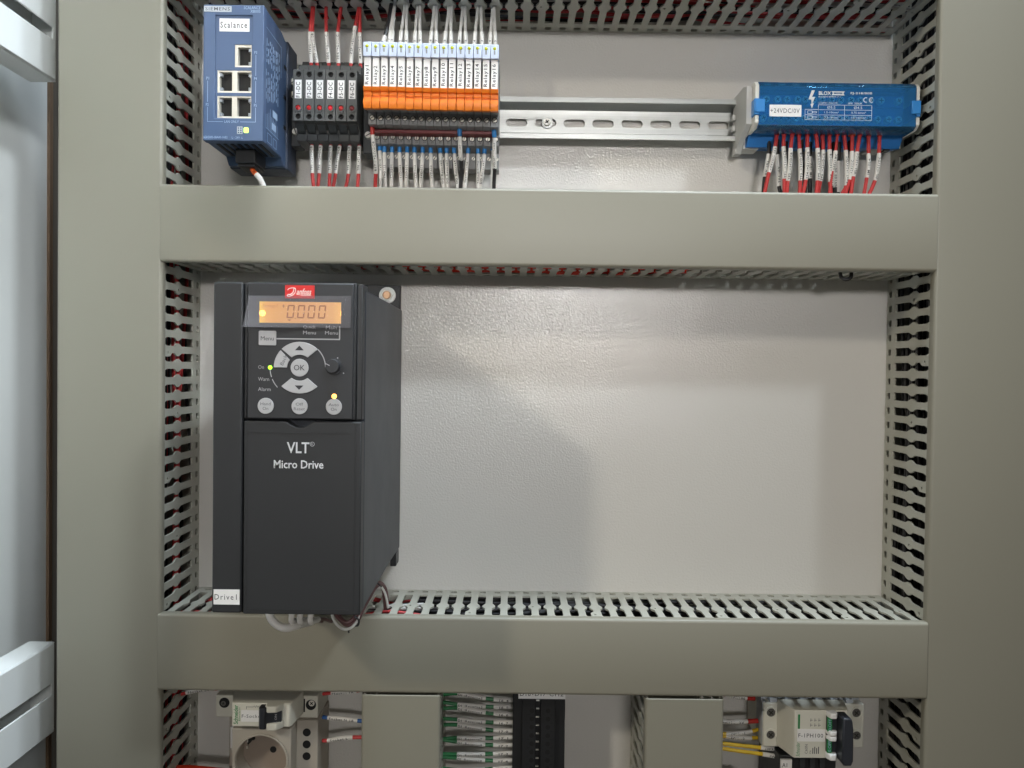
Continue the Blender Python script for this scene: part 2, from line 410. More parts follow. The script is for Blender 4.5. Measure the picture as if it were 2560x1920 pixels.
# ------------------------------------------------------------------ slotted wire ducts
PITCH = 12.5
def slot_poly(c, full):
    w = 3.4; q = 1.1
    a = [(c-w, 16), (c+w, 16), (c+w, 39), (c+q, 45), (c+q, 48.5), (c+w, 53)]
    a += [(c+w, 68), (c+2.0, 72), (c-2.0, 72), (c-w, 68)]
    a += [(c-w, 53), (c-q, 48.5), (c-q, 45), (c-w, 39)]
    if full == 1:   # widened tab with a hole on one side of the slot
        a[6:8] = [(c+w, 58), (c+0.6, 62), (c+0.6, 72)]
    return a
def duct_wall(b, axis, l0, l1, w0, w1, base=0.0, phase=0.0, tabs=(3, 0)):
    """perforated wall along the length l0..l1, thickness w0..w1, height 0..79 above the plate"""
    n = int((l1-l0)/PITCH); e = ((l1-l0)-n*PITCH)/2
    T = {}
    def place(u, v, w): return P(w, v, u) if axis == 'z' else P(u, v, w)
    for k in range(n):
        kind = (1 if k % 8 == 2 else 0) + (2 if k % 8 == 6 else 0)
        if kind not in T:
            c = PITCH/2
            outer = [(0, 1.5), (PITCH, 1.5), (PITCH, 79), (0, 79)]
            hs = [slot_poly(c, kind & 1)]
            hs.append([(c-3, 6.0), (c-2.2, 3.6), (c, 2.8), (c+2.2, 3.6), (c+3, 6.0), (c+2.4, 8.6), (c-2.4, 8.6)])
            if kind == 1: hs.append(circ(c+3.9, 65.5, 1.3, 8))
            if kind == 2: hs.append(circ(c+6.0-0.02, 47, 0.0001+1.25, 8) if False else circ(c+4.6, 46.8, 1.2, 8))
            loops = [outer]+hs; flat = [p for l in loops for p in l]
            T[kind] = (loops, flat, tessellate_polygon([[Vector((u, v, 0)) for u, v in l] for l in loops]))
        loops, flat, tris = T[kind]
        o = l0+e+k*PITCH
        v0 = [b.bm.verts.new(place(o+u, v, w0)) for u, v in flat]
        v1 = [b.bm.verts.new(place(o+u, v, w1)) for u, v in flat]
        for t in tris: b.face([v0[i] for i in t]); b.face([v1[i] for i in t][::-1])
        q = 4
        for l in loops[1:]:
            m = len(l)
            for i in range(m): b.face((v0[q+i], v0[q+(i+1) % m], v1[q+(i+1) % m], v1[q+i]))
            q += m
        b.face((v0[3], v0[2], v1[2], v1[3]))
    for a0, a1 in ((l0, l0+e), (l1-e, l1)):
        if a1-a0 > 0.05:
            c0 = [place(a, v, w) for a in (a0, a1) for v in (1.5, 79) for w in (w0, w1)]
            vs = [b.bm.verts.new(p) for p in c0]
            for f in ((0, 1, 3, 2), (4, 5, 7, 6), (0, 1, 5, 4), (2, 3, 7, 6), (0, 2, 6, 4), (1, 3, 7, 5)): b.face([vs[i] for i in f])
def lid_section(w0, w1, top):
    o = [(w0-0.6, top-7)]; r = 2.6
    for i in range(6): a = R(180-90*i/5); o.append((w0-0.6+r+r*math.cos(a), top-r+r*math.sin(a)))
    for i in range(6): a = R(90-90*i/5); o.append((w1+0.6-r+r*math.cos(a), top-r+r*math.sin(a)))
    o += [(w1+0.6, top-7), (w1-0.3, top-7), (w1-0.3, top-2.0), (w0+0.3, top-2.0), (w0+0.3, top-7)]
    return o
def duct(label, axis, l0, l1, w0, w1, top=81.5, ll0=None, ll1=None):
    mid = (w0+w1)/2
    t = thing('wire_duct', label, 'wire duct', (mid, 0, (l0+l1)/2) if axis == 'z' else ((l0+l1)/2, 0, mid), 'slotted grey wire ducts on the plate')
    b = B()
    if axis == 'z': b.box(w0+1, w1-1, 0.02, 1.5, l0, l1)
    else: b.box(l0, l1, 0.02, 1.5, w0+1, w1-1)
    build(b, 'base', 'duct', t)
    for a0, a1 in ((w0+1, w0+2.4), (w1-2.4, w1-1)):
        b = B(); duct_wall(b, axis, l0, l1, a0, a1)
        bmesh.ops.remove_doubles(b.bm, verts=b.bm.verts, dist=1e-6)
        build(b, 'slotted_wall', 'duct', t, smooth=25)
    sec = lid_section(w0, w1, top); b = B()
    A, Z = (ll0 if ll0 is not None else l0), (ll1 if ll1 is not None else l1)
    if axis == 'z': b.prism('z', sec, A, Z)
    else: b.prism('x', [(v, u) for u, v in sec], A, Z)
    build(b, 'lid', 'lid', t, bevel=0.35)
    return t
duct('wide vertical duct with a plain lid, between cabinet side and all the devices', 'z', -426, 426, -348.8, -269.0)
duct('wide vertical duct with a plain lid, along the far right edge behind the blue block', 'z', -426, 426, 326.2, 408)
duct('horizontal duct above the relays, only its slotted underside and the wires inside show', 'x', -268, 325, 291.5, 351.5)
duct('horizontal duct with plain lid between the blue switch and the charcoal drive', 'x', -268, 325, 79.8, 138.2, 82.3, -270.0, 326.6)
duct('horizontal duct with plain lid under the charcoal drive, slots bright from above', 'x', -268, 325, -251.4, -192.6, 82.3, -270.4, 326.2)
duct('short vertical duct whose lid stands between the socket and the green wires', 'z', -426, -253.2, -111.5, -51.5, 83)
duct('short vertical duct whose lid stands left of the two-pole breaker', 'z', -426, -253.6, 108.3, 168.2, 83)

# wires lying inside the ducts, seen only through the slots
def bundle(label, axis, l0, l1, w0, w1, cols, n, hmin=6, hmax=58):
    b = B()
    for i in range(n):
        b.use(i % len(cols)); pts = []
        w = random.uniform(w0, w1); h = random.uniform(hmin, hmax)
        for k in range(13):
            u = l0+(l1-l0)*k/12
            w = min(w1, max(w0, w+random.uniform(-5, 5))); h = min(hmax, max(hmin, h+random.uniform(-6, 6)))
            pts.append((w, h, u) if axis == 'z' else (u, h, w))
        b.tube(spline(pts, 3), 1.5, 7)
    build(b, 'wire_bundle', cols, None, label=label, cat='wire bundle', kind='stuff', loc=(0, 0, 0))
bundle('dark red and black wires packed inside the left vertical duct', 'z', -400, 400, -340, -273.6, ['red_w', 'black_w', 'red_w', 'black_w'], 70, 3, 66)
bundle('black wires packed inside the right vertical duct', 'z', -400, 400, 330.5, 395, ['black_w'], 80, 3, 66)  # extra black wires added to darken what shows through the slots
bundle('red, black and white wires inside the duct above the relays', 'x', -260, 320, 295.6, 343, ['black_w', 'red_w', 'black_w', 'black_w', 'red_w', 'black_w', 'white_w'], 64, 3, 70)  # further black wires added here to blacken the duct interior
bundle('red wires packed inside the duct above the drive', 'x', -130, 140, 84, 130, ['red_w', 'red_w', 'black_w'], 44, 3, 66)
bundle('bright red wires lying low in the duct above the drive', 'x', -90, 150, 82.5, 91, ['red_cable'], 12, 8, 66)
bundle('black wires lying in the duct under the drive, right of the red ones', 'x', -80, 318, -245, -197, ['black_w'], 60, 3, 50)
bundle('red, black and white wires inside the duct under the drive', 'x', -260, -70, -245, -197, ['red_w', 'black_w', 'white_w', 'black_w'], 30, 3, 66)

# ------------------------------------------------------------------ mounting rail
rail = thing('mounting_rail', 'zinc plated hat rail with oval slots behind the relays and the blue block', 'rail', (0, 0, 212.5))
prof = [(19, 230), (17.8, 230), (17.8, 226.6), (3.2, 224.6), (3.2, 200.4), (17.8, 198.6), (17.8, 195.4), (19, 195.4), (19, 199.4), (4.6, 201.8), (4.6, 223.2), (19, 225.6)]
b = B()
S0 = [-6.4+24.82*k for k in range(-9, 14)]
# the base strip carries the slots; webs and flanges run along it
b.holed('h', [(-243, 201.6), (318, 201.6), (318, 223.4), (-243, 223.4)], [rr(x, x+18.0, 209.3, 215.5, 3.0, 4) for x in S0 if x+18 < 316 and x > -240], 3.2, 4.6)
for sg in (1, -1):
    f = lambda z: 212.5+sg*(z-212.5)
    b.prism('x', [(3.2, f(223.5)), (4.6, f(223.5)), (17.8, f(225.0)), (19.2, f(225.6)), (19.2, f(230.0)), (17.9, f(230.0)), (17.9, f(226.4)), (3.2, f(224.8))], -243, 318)
build(b, 'rail_profile', 'zinc', rail, bevel=0.25)
b = B(); b.cyl('h', (29.0, 212.4), 5.1, 4.7, 6.0, 24); so = build(b, 'washer', 'zinc', rail, bevel=0.2)
b = B(); screw(b, 28.8, 212.4, 3.3, 6.0, 8.4, 35, True); build(b, 'rail_screw', ['steel', 'slot'], rail, bevel=0.15)

# ------------------------------------------------------------------ network switch
sw = thing('network_switch', 'tall blue five-port network switch with a white name sticker at the upper left', 'network switch', (-206, 20, 165))
build(B().prism('x', [(19, 160.5), (52, 160.5), (58, 166), (99, 166), (99, 264.6), (58, 264.6), (50, 262), (19, 262)], -228.2, -184.2), 'housing', 'sw_body', sw, bevel=0.8)
build(B().box(-229.2, -182.6, 19, 46, 159.8, 262.6), 'rear_shell', 'sw_dark', sw, bevel=1.0)
b = B(); b.holed('h', [(-228.4, 165.6), (-184, 165.6), (-184, 264.8), (-228.4, 264.8)], [[(-220.0, 182.0), (-192.8, 182.0), (-192.4, 257.2), (-219.8, 257.2)]], 99, 106)
fr = build(b, 'front_bezel', 'sw_blue', sw, bevel=0.5)
# inset plate with openings for the jacks
J = [(-205.6, -193.3, 219.8, 236.3), (-218.4, -193.3, 201.0, 217.4), (-218.4, -193.3, 182.4, 198.7)]
b = B(); b.holed('h', [(-219.9, 182.05), (-192.9, 182.05), (-192.5, 257.1), (-219.7, 257.1)], [[(x0, z0), (x1, z0), (x1, z1), (x0, z1)] for x0, x1, z0, z1 in J], 103.6, 105.0)
build(b, 'inset_plate', 'sw_blue', sw)
def jack(x0, x1, z0, z1, double):
    b = B()
    w = 1.7; holes = []
    if double:
        holes = [[(x0+1.6, z0+1.4), (x0+10.8, z0+1.4), (x0+10.8, z1-1.2), (x0+1.6, z1-1.2)], [(x0+14.6, z0+1.4), (x1-0.5, z0+1.4), (x1-0.5, z1-1.2), (x0+14.6, z1-1.2)]]
    else: holes = [[(x0+2.3, z0+1.3), (x1-0.6, z0+1.3), (x1-0.6, z1-1.9), (x0+2.3, z1-1.9)]]
    b.holed('h', [(x0+0.05, z0+0.05), (x1-0.05, z0+0.05), (x1-0.05, z1-0.05), (x0+0.05, z1-0.05)], holes, 100, 104.6)
    jk = build(b, 'port_shell', 'port', sw)
    for hl in holes:
        hx0, hx1, hz0, hz1 = hl[0][0], hl[1][0], hl[0][1], hl[2][1]
        build(B().box(hx0, hx1, 99.5, 100.5, hz0, hz1), 'port_cavity', 'hole', jk)
        lft = double and hx0 < -210
        b = B()
        for z in (hz0+0.5, hz1-3.0):
            if lft: b.box(hx0, hx0+2.0, 101, 104.2, z, z+2.3)
            else: b.box(hx1-1.8, hx1, 101, 104.2, z, z+2.3)
        b.box(hx0+2.4, hx1-2.4, 100.6, 101.4, hz0+0.2, hz0+1.0)
        build(b, 'port_contacts', 'pin', jk)
jack(*J[0], False); jack(*J[1], True); jack(*J[2], True)
st = build(B().box(-216.9, -194.9, 105.0, 105.25, 245.7, 255.1), 'name_sticker', 'white', sw)
text('Scalance', -216.2, -196.6, 248.2, 252.8, 105.32, 'ink', st, space=1.3, bold=0.012)
pl = build(B().box(-228.0, -207.8, 106, 106.2, 259.5, 263.7), 'maker_plate', 'silver', sw)
text('SIEMENS', -227.0, -209.0, 260.4, 262.9, 106.25, 'ink_soft', pl, space=1.15, bold=0.012)
text('SCALANCE', -198.9, -186.6, 261.7, 263.9, 106.08, 'bprint', fr)
text('XB005', -194.0, -186.6, 259.2, 261.2, 106.08, 'bprint', fr)
text('LAN ONLY', -212.6, -202.0, 178.6, 180.5, 106.08, 'bprint', fr)
for s, x, z in (('P1', -226.0, 210.0), ('P2', -226.2, 190.8), ('P3', -190.9, 229.2), ('P4', -190.9, 210.2), ('P5', -190.9, 190.6)):
    text(s, x, x+2.0, z, z+2.1, 106.08, 'bprint', fr)
b = B()
for x0, x1, z0, z1 in ((-225.2, -224.9, 193.8, 209.2), (-225.2, -224.9, 179.4, 190.0), (-225.2, -213.6, 179.3, 179.6), (-201.0, -189.6, 179.3, 179.6), (-189.9, -189.6, 179.3, 190.0), (-189.9, -189.6, 193.6, 209.4), (-189.9, -189.6, 213.2, 228.4)):
    b.box(x0, x1, 106, 106.06, z0, z1)
build(b, 'printed_lines', 'bprint', sw)
build(B().prism('h', rr(-198.2, -194.8, 171.4, 175.3, 0.7), 105.9, 106.4), 'power_led', 'led_sw', sw)
dp = build(B().box(-203.2, -199.2, 106, 106.3, 170.6, 176.0), 'indicator_window', 'silver', sw)
b = B()
for k in range(3): b.box(-202.6, -201.6, 106.3, 106.36, 171.2+1.6*k, 172.1+1.6*k); b.box(-200.9, -199.8, 106.3, 106.36, 171.2+1.6*k, 172.1+1.6*k)
build(b, 'printed_marks', 'sw_body', dp)
text('6GK5005-0BA00-1AB2', -228.0, -210.2, 167.2, 168.9, 106.08, 'bprint', fr, space=0.95)
text('L - 24V -L', -207.0, -198.9, 167.1, 168.8, 106.08, 'bprint', fr)
# printed diagram on the right-hand side face (fine rules and rows of marks)
b = B()
def side_mark(h0, h1, z0, z1): b.box(-184.2, -184.13, h0, h1, z0, z1)
for h in (100, 60.5): side_mark(h-0.3, h, 228, 252)
side_mark(60.5, 100, 251.7, 252)
for i in range(9):
    hh = 98-i*4.0
    z = 245-random.uniform(0, 4)
    while z > 226:
        l = random.uniform(1.5, 7); side_mark(hh-0.9, hh, z-l, z); z -= l+random.uniform(0.8, 2.5)
for i in range(8):
    hh = 99-i*4.3
    z = 222-random.uniform(0, 5)
    while z > 203:
        l = random.uniform(2, 8); side_mark(hh-0.7, hh, z-l, z); z -= l+random.uniform(1, 3)
for i in range(9):
    hh = 99-i*3.6; side_mark(hh-0.35, hh, 178, 190+random.uniform(-3, 6))
side_mark(66, 99, 177.7, 178); side_mark(70, 82, 191, 196); side_mark(74, 84, 181, 186)
for a0, a1 in ((84, 95), (72, 80)):
    side_mark(a0, a0+0.3, 168.5, 175); side_mark(a1, a1+0.3, 168.5, 175); side_mark(a0, a1, 168.3, 168.6); side_mark(a0, a1, 174.9, 175.2)
build(b, 'side_print', 'bprint', sw)
b = B()
for z in (240, 216, 192): b.box(-184.2, -183.8, 47, 53, z-1.4, z+1.4)
for i in range(7): b.box(-222+i*5.2, -219.6+i*5.2, 62, 96, 165.5, 166.0)
build(b, 'vent_recess', 'hole', sw)
pg = build(B().box(-212, -196.6, 58, 84, 155.0, 165.9).box(-211, -197.6, 60, 82, 152.8, 155.0), 'power_plug', 'black', sw, bevel=0.8)
wire('short white sleeved cable with orange tail under the blue switch', [(-203.5, 72, 156), (-200.5, 76, 150.5), (-195.6, 76, 145), (-192.6, 72, 137), (-190.5, 62, 128)], 'orange_w', 1.9, (0.28, 1.0), None, None, sr=2.2, cat='cable', name='power_cable')

# ------------------------------------------------------------------ fuse terminal blocks
def end_clamp(label, x0, x1, screws, zlo, zhi, h=34):
    t = thing('end_clamp', label, 'end clamp', ((x0+x1)/2, 19, 212), 'black end clamps on the hat rail')
    build(B().box(x0, x1, 19.3, h, zlo, zhi), 'clamp_body', 'fuse_dk', t, bevel=0.8)
    for i, (sx, sz, hh) in enumerate(screws):
        b = B(); screw(b, sx, sz, 2.9, h-1, hh, 30+40*i); build(b, 'clamp_screw', ['steel', 'slot'], t)
    return t
end_clamp('black end clamp with three screws between the blue switch and the first fuse block', -187.5, -175.2, [(-180.9, 234.0, 35.8), (-181.0, 223.5, 35.8), (-179.2, 193.4, 35.8)], 181.5, 239.0)
end_clamp('black end clamp with one screw between the last fuse block and the relay row', -122.8, -114.6, [(-118.2, 189.4, 43)], 175.0, 233.0, 40)
f0 = None
def fuse(x, k):
    """front plate with test holes, label, lamp; body and black foot behind"""
    t = thing('fuse_block', '', 'fuse block', (x, 19, 190), 'row of six dark grey fuse blocks')
    w = 4.12
    build(B().prism('x', [(19, 182), (47, 182), (49, 183.5), (49, 191), (58, 194.4), (58.5, 194.4), (58.5, 234.4), (48, 236), (45.5, 244.0), (36, 245.5), (34, 251), (19, 251)], x-w, x+w), 'body', 'fuse', t, bevel=0.3)
    zl = 197.6
    b = B(); b.holed('h', [(x-w, 194.2), (x+w, 194.2), (x+w, 234.6), (x-w, 234.6)], [circ(x+0.1, 230.6, 2.05), circ(x, 197.6, 2.05)], 58.5, 62)
    fp = build(b, 'front_plate', 'fuse', t, bevel=0.3)
    build(B().cyl('h', (x+0.1, 230.6), 2.1, 58.6, 58.9), 'test_hole', 'hole', t); build(B().cyl('h', (x, 197.6), 2.1, 58.6, 58.9), 'test_hole', 'hole', t)
    rg = build(B().holed('h', circ(x+0.25, 204.2, 3.0, 18), [circ(x+0.1, 204.5, 2.2, 18)], 61.9, 62.9), 'lamp_ring', 'fuse', t)
    build(B().dome((x+0.1, 204.5), 2.15, 61.6, 1.1), 'lamp_lens', 'red_led', rg)
    b = B(); b.box(x-w-0.05, x+w+0.05, 19.4, 49.6, 181.8, 187.5); b.prism('x', [(49.3, 187.5), (53, 190.0), (55.5, 194.0), (49, 194), (45, 187.5)], x-3.2, x+3.2)
    build(b, 'foot', 'fuse_dk', t, bevel=0.5)
    return t
FX = [-170.2+8.47*i for i in range(6)]
fuse_pos = ['first fuse block of the row, next to the blue switch', 'second fuse block, just right of the one beside the switch', 'third fuse block, marked F3-DC on its white tag', 'fourth fuse block, its red lamp brightest, marked F4-DC', 'fifth fuse block, second from the relay side of the row', 'last fuse block, nearest the relays, its lamp darkest']
f0 = fuse(FX[0], 0); fs = [f0]
for i in range(1, 6): fs.append(copy_tree(f0, P(FX[i]-FX[0], 0, 0)))
M['red_led_lit'] = mat('red_lens_bright', (226, 44, 58), 0.25)
M['red_led_dim'] = mat('red_lens_dark', (120, 34, 38), 0.25)
for i, t in enumerate(fs):
    if i in (3, 5):
        ln = [c for r_ in t.children for c in r_.children if c.name.startswith('lamp_lens')][0]
        ln.data = ln.data.copy(); ln.data.materials[0] = M['red_led_lit' if i == 3 else 'red_led_dim']
    t['label'] = fuse_pos[i]
    x = FX[i]+random.uniform(-0.25, 0.25)
    tg = build(B().box(x-2.65, x+2.65, 62, 62.2, 211.8, 226.3), 'marker_tag', 'white', t)
    text('F%d-DC' % (i+1), x-1.75, x+1.6, 212.4, 224.4, 62.28, 'ink', tg, rot=90, space=1.15, bold=0.012)

# ------------------------------------------------------------------ relay modules
NX = 16; RX = [-110.2+6.365*i for i in range(NX)]
def relay(x):
    t = thing('relay_module', '', 'relay', (x, 19, 200), 'row of sixteen slim relays with orange clips')
    w = 2.99
    body = [(19, 165), (34, 165.5), (34, 178.4), (50, 180.4), (50, 188.2), (48, 188.6), (48, 189.8), (70, 189.8), (70, 199.2), (88, 196.4), (88, 236), (60, 242.5), (40, 246), (19, 246)]
    build(B().prism('x', body, x-w, x+w), 'body', 'relay', t, bevel=0.25)
    oc = [(84, 196.6), (91.5, 195.3), (93.5, 199.2), (93.0, 202.0), (91.0, 202.3), (91.0, 204.0), (90.4, 204.2), (90.4, 205.2), (91.0, 205.4), (91.0, 207.8), (93.0, 208.2), (94.5, 210.9), (84, 211.0)]
    b = B(); b.prism('x', oc, x-w-0.03, x+w+0.03)
    rc = build(b, 'release_clip', 'orange', t, bevel=0.22)
    b = B()
    for zz in (201.6, 204.2, 207.9): b.box(x-w, x+w, 90.2, 91.5 if zz != 204.2 else 91.0, zz, zz+0.35)
    build(b, 'clip_groove_shade', 'orange2', rc)
    ld = build(B().prism('x', [(80, 233.6), (94.8, 233.3), (95.2, 243.4), (93, 244.4), (80, 244.4)], x-w-0.03, x+w+0.03), 'lamp_window', 'relay_led', t, bevel=0.3)
    build(B().dome((x-0.1, 240.6), 1.3, 94.9, 0.9, 12), 'lamp', 'yg', ld)
    build(B().box(x-0.7, x+0.5, 94.7, 95.1, 236.2, 239.0), 'lamp_stem', 'pin', ld)
    build(B().cyl('h', (x, 194.9), 2.35, 69.5, 70.05, 18).cyl('h', (x+0.6, 185.7), 2.35, 49.5, 50.05, 18), 'screw_recess_shade', 'hole', t)  # flat dark discs painting the shade around the sunken screws
    b = B(); screw(b, x, 194.9, 1.8, 69, 70.7, random.choice((35, 120))); build(b, 'terminal_screw', ['steel', 'slot'], t)
    b = B(); screw(b, x+0.6, 185.7, 1.8, 49, 50.7, random.choice((35, 80))); build(b, 'terminal_screw', ['steel', 'slot'], t)
    b = B(); screw(b, x+1.2, 174.0, 1.6, 33, 34.8, 60); build(b, 'terminal_screw', ['steel', 'slot'], t)
    b = B()
    for dx in (-0.7, 0.3): b.box(x+dx, x+dx+0.3, 70, 70.06, 191.0, 192.4); b.box(x+0.6+dx, x+0.6+dx+0.3, 50, 50.06, 181.6, 183.0)
    build(b, 'terminal_print', 'ink', t)
    return t
r0 = relay(RX[0]); rel = [r0]
for i in range(1, NX): rel.append(copy_tree(r0, P(RX[i]-RX[0], random.uniform(-0.5, 0.2), -0.055*i+random.uniform(-0.22, 0.22))))
nth = ['first relay, at the fuse block side of the orange row', 'second relay, next to the outermost one on the fuse side']
for i, t in enumerate(rel):
    t['label'] = 'slim relay with orange clip, its white tag reading Relay%d' % (i+1)
    for ch in t.children:
        if ch.name.startswith('terminal_screw'): ch.rotation_euler = (0, 0, 0)
    x = RX[i]; dz = -0.055*i+random.uniform(-0.15, 0.15); hh = 92.3
    tg = build(B().box(x-2.55, x+2.35, 86, hh, 211.3+dz, 234.2+dz), 'marker_tag', 'white', t, bevel=0.15)
    l = 14.4 if i < 9 else 17.4
    text('Relay%d' % (i+1), x-1.85, x+1.6, 212.6+dz+random.uniform(0, 0.8), 212.6+dz+l, hh+0.08, 'ink', tg, rot=90, space=1.2, bold=0.012)
b = B(); b.box(-113.0, -14.0, 48.2, 59, 186.4, 189.2)
build(b, 'jumper_bar', 'jumper', None, bevel=0.3, label='dark red jumper bar running between the two screw rows of the relays', cat='jumper bar', loc=(-64, 46, 192))

# wires under and above the relays
G1 = 'white wires leaving the underside of the relays'
low = [(-104.8, 0.6, '1VD102'), (-98.5, -0.8, '1VD201'), (-92.6, 1.6, '1VD202'), (-86.2, -0.8, '1VD301'), (-80.4, 1.3, '1VD302'), (-73.6, -1.6, '1VD401'), (-67.2, 1.2, '1VD402'), (-59.6, 3.0, 'DO Reserve2'), (-54.2, 0.9, 'DO Reserve3'), (-48.3, 3.2, 'DO Reserve4'), (-36.6, -2.4, 'Green Lamp'), (-28.6, 0.2, 'Yellow Lamp'), (-23.2, -3.2, 'DO Reserve1')]
for x, d, tx in low:
    wire('white wire with blue ferrule under the relays, sleeve printed %s' % tx, [(x, 43, 183), (x+0.1*d, 43, 175), (x+0.5*d, 42, 162), (x+d, 40, 150), (x+d*1.2+random.uniform(-1, 1), 40, 139), (x+d*1.2, 38, 126)], 'white_w', 1.25, (0.15, 0.62), tx, 'blue_f', 0.135, 1.75, G1, sr=1.6)
wire('red-ferruled wire at the fuse side end of the jumper, red below its sleeve', [(-111.4, 62, 191), (-111.2, 62, 184.5), (-110.5, 57, 172), (-110.0, 52, 162), (-111.4, 46, 148), (-113.2, 42, 126)], 'red_w', 1.5, (0.10, 0.54), 'R1Y : +24VDCB', 'red_f', 0.10, 1.7, sr=1.7)
wire('white wire hidden behind the red one, at the fuse side end of the relays', [(-108.6, 43, 183), (-108.4, 43, 175), (-108.0, 40, 160), (-108.2, 40, 126)], 'white_w', 1.25, (0.12, 0.5), '1VD101', 'blue_f', 0.11, 1.7, G1, sr=1.6)
wire('black wire with blue ferrule and sleeve printed WL, crossing the relay row', [(-42.6, 62, 191), (-42.4, 62, 184), (-41.8, 58, 170), (-41.2, 53, 166), (-42.0, 48, 150), (-43.6, 44, 126)], 'black_w', 1.5, (0.11, 0.38), 'WL (Com)', 'blue_f', 0.105, 1.8, sr=1.65)
wire('black wire with blue ferrule at the rail side end of the relay row', [(-15.4, 62, 190.5), (-15.2, 62, 184), (-14.9, 57, 171), (-14.6, 52, 163), (-15.2, 46, 150), (-16.0, 42, 126)], 'black_w', 1.5, (0.11, 0.46), 'TPD100 (Com)', 'blue_f', 0.105, 1.8, sr=1.65)
wire('white wire behind the black one at the rail side end of the relays', [(-17.0, 42, 184), (-16.9, 42, 160), (-17.2, 42, 126)], 'white_w', 1.2, None, None, 'blue_f', 0.1, 1.6, G1)
G2 = 'white wires rising from the relays into the upper duct'
CNT = ['first', 'second', 'third', 'fourth', 'fifth', 'sixth', 'seventh', 'eighth', 'ninth', 'tenth', 'eleventh', 'twelfth', 'thirteenth', 'fourteenth', 'fifteenth', 'sixteenth and last']
ups = [(-99.8, -98.4, '12 1'), (-97.2, -97.0, '12 2'), (-91.0, -89.0, '4 3'), (-85.6, -87.0, '4 4'), (-79.4, -78.6, '4 5'), (-74.6, -76.4, '12 5'), (-67.0, -65.0, '12 6'), (-62.0, -63.2, '13 7'), (-56.0, -53.2, '13 5'), (-50.2, -51.4, '13 6'), (-44.2, -42.2, '13 4'), (-38.4, -40.2, '13 3'), (-32.2, -30.2, '13 4'), (-25.4, -27.4, '13 3'), (-20.0, -18.0, '13 4'), (-15.0, -16.6, '13 5')]
for i, (x, x2, tx) in enumerate(ups):
    wire('white wire rising into the upper duct, %s counted from the fuse blocks' % CNT[i], [(x-0.4, 60, 240), (x, 59, 251), (x*0.72+x2*0.28, 57, 263), (x2*0.72+x*0.28, 53, 277), (x2, 48, 290), (x2, 42, 304)], 'white_w', 1.25, (0.10, 0.42), tx, None, group=G2, sr=1.6, ink='ink')
wire('black wire with a short bent white sleeve above the second relay', [(-106.4, 62, 240), (-105.6, 62, 250), (-103.4, 60, 259), (-101.2, 56, 272), (-99.6, 50, 290), (-99, 44, 304)], 'black_w', 1.5, (0.05, 0.34), '12 1', None, sr=1.9)

# wires of the fuse blocks
Z1 = lambda x, y, h: ((400+x/3.457), (y/3.457), h)
G3 = 'red wires rising from the fuse blocks'
fu = [((-159.4, 247), (-161.4, 256), (-163.0, 270), (-163.6, 291), '3D3 :+24VDCB', 'thick'), ((-164.4, 247), (-164.8, 256), (-164.9, 270), (-164.4, 291), '+24VDCB', 'b'),
      ((-150.2, 247), (-150.8, 256), (-151.8, 270), (-153.4, 291), '3D5 :+24VDC', ''), ((-142.4, 247), (-142.4, 256), (-142.6, 270), (-141.4, 291), '3D6 :+24VDC', ''),
      ((-132.6, 247), (-131.0, 260), (-128.6, 275), (-127.0, 291), 'Z2P :+24VDC', ''), ((-124.6, 247), (-124.6, 256), (-124.8, 270), (-126.0, 291), 'M1 :+24VDC', '')]
for i, (a, b_, c, d, tx, _) in enumerate(fu):
    wire('red wire rising from the fuse blocks, sleeve printed %s' % tx, [(a[0], 44, a[1]-4), (b_[0], 46, b_[1]), (c[0], 47, c[1]), (d[0], 42, d[1]), (d[0], 36, d[1]+14)], 'red_w', 1.45, (0.05, 0.42 if i != 4 else 0.5), tx, None, group=G3, sr=1.65)
G4 = 'red wires leaving the underside of the fuse blocks'
fd = [(-164.6, -163.6, -162.2), (-157.4, -158.2, -159.8), (-149.2, -149.4, -150.2), (-142.0, -144.8, -147.6), (-133.8, -134.4, -137.4), (-125.8, -126.0, -127.2)]
for i, (x, x2, x3) in enumerate(fd):
    wire('red wire under the fuse blocks with sleeve printed TF%d' % (i+1), [(x, 38, 185), (x, 40, 179), (x2*0.5+x*0.5, 41, 168), (x2, 41, 157), (x3, 40, 141), (x3, 38, 126)], 'red_w', 1.45, (0.08, 0.46), 'TF%d :+24VDCB' % (i+1), None, group=G4, sr=1.65)

# ------------------------------------------------------------------ blue distribution block
db = thing('distribution_block', 'clear blue power distribution block with white end caps on the rail', 'distribution block', (257, 20, 212))
build(B().prism('x', [(8, 190), (30, 187), (36, 194.5), (36, 233), (8, 233)], 193.5, 320.5), 'base', 'blk_blue', db, bevel=0.5)
for zc, n, xs in ((222.6, 13, [205.6, 214.6, 222.3, 231.0, 237.2, 244.0, 251, 258.6, 266.2, 274.4, 282, 290.4, 299.0, 313.4][:14]), (207.4, 18, [203.6, 210.6, 217.6, 223.6, 229.6, 236.0, 242, 248.0, 253.6, 259.4, 265.4, 271.0, 277.0, 283.0, 289.0, 296.6, 305.4, 313.4, 320.0][:18])):
    bb = build(B().box(200, 318, 36, 39, zc-4.6, zc+4.6), 'busbar', 'blk_blue', db, bevel=0.3)
    for i, x in enumerate(xs):
        b = B(); screw(b, x, zc, 2.9, 39, 43.2, random.uniform(0, 90), True); build(b, 'clamp_screw', ['bus', 'slot'], bb)
build(B().box(196, 318, 36, 38, 212.4, 217.6).box(196, 318, 36, 44, 228.5, 231), 'insulating_barrier', 'blk_blue', db)
sec_o = [(30, 194.8), (54, 194.8), (58, 197.0), (58, 229.0), (54.5, 232.2), (30, 232.2)]
sec_i = [(30, 196.2), (53.4, 196.2), (56.6, 198.0), (56.6, 228.2), (54, 230.8), (30, 230.8)]
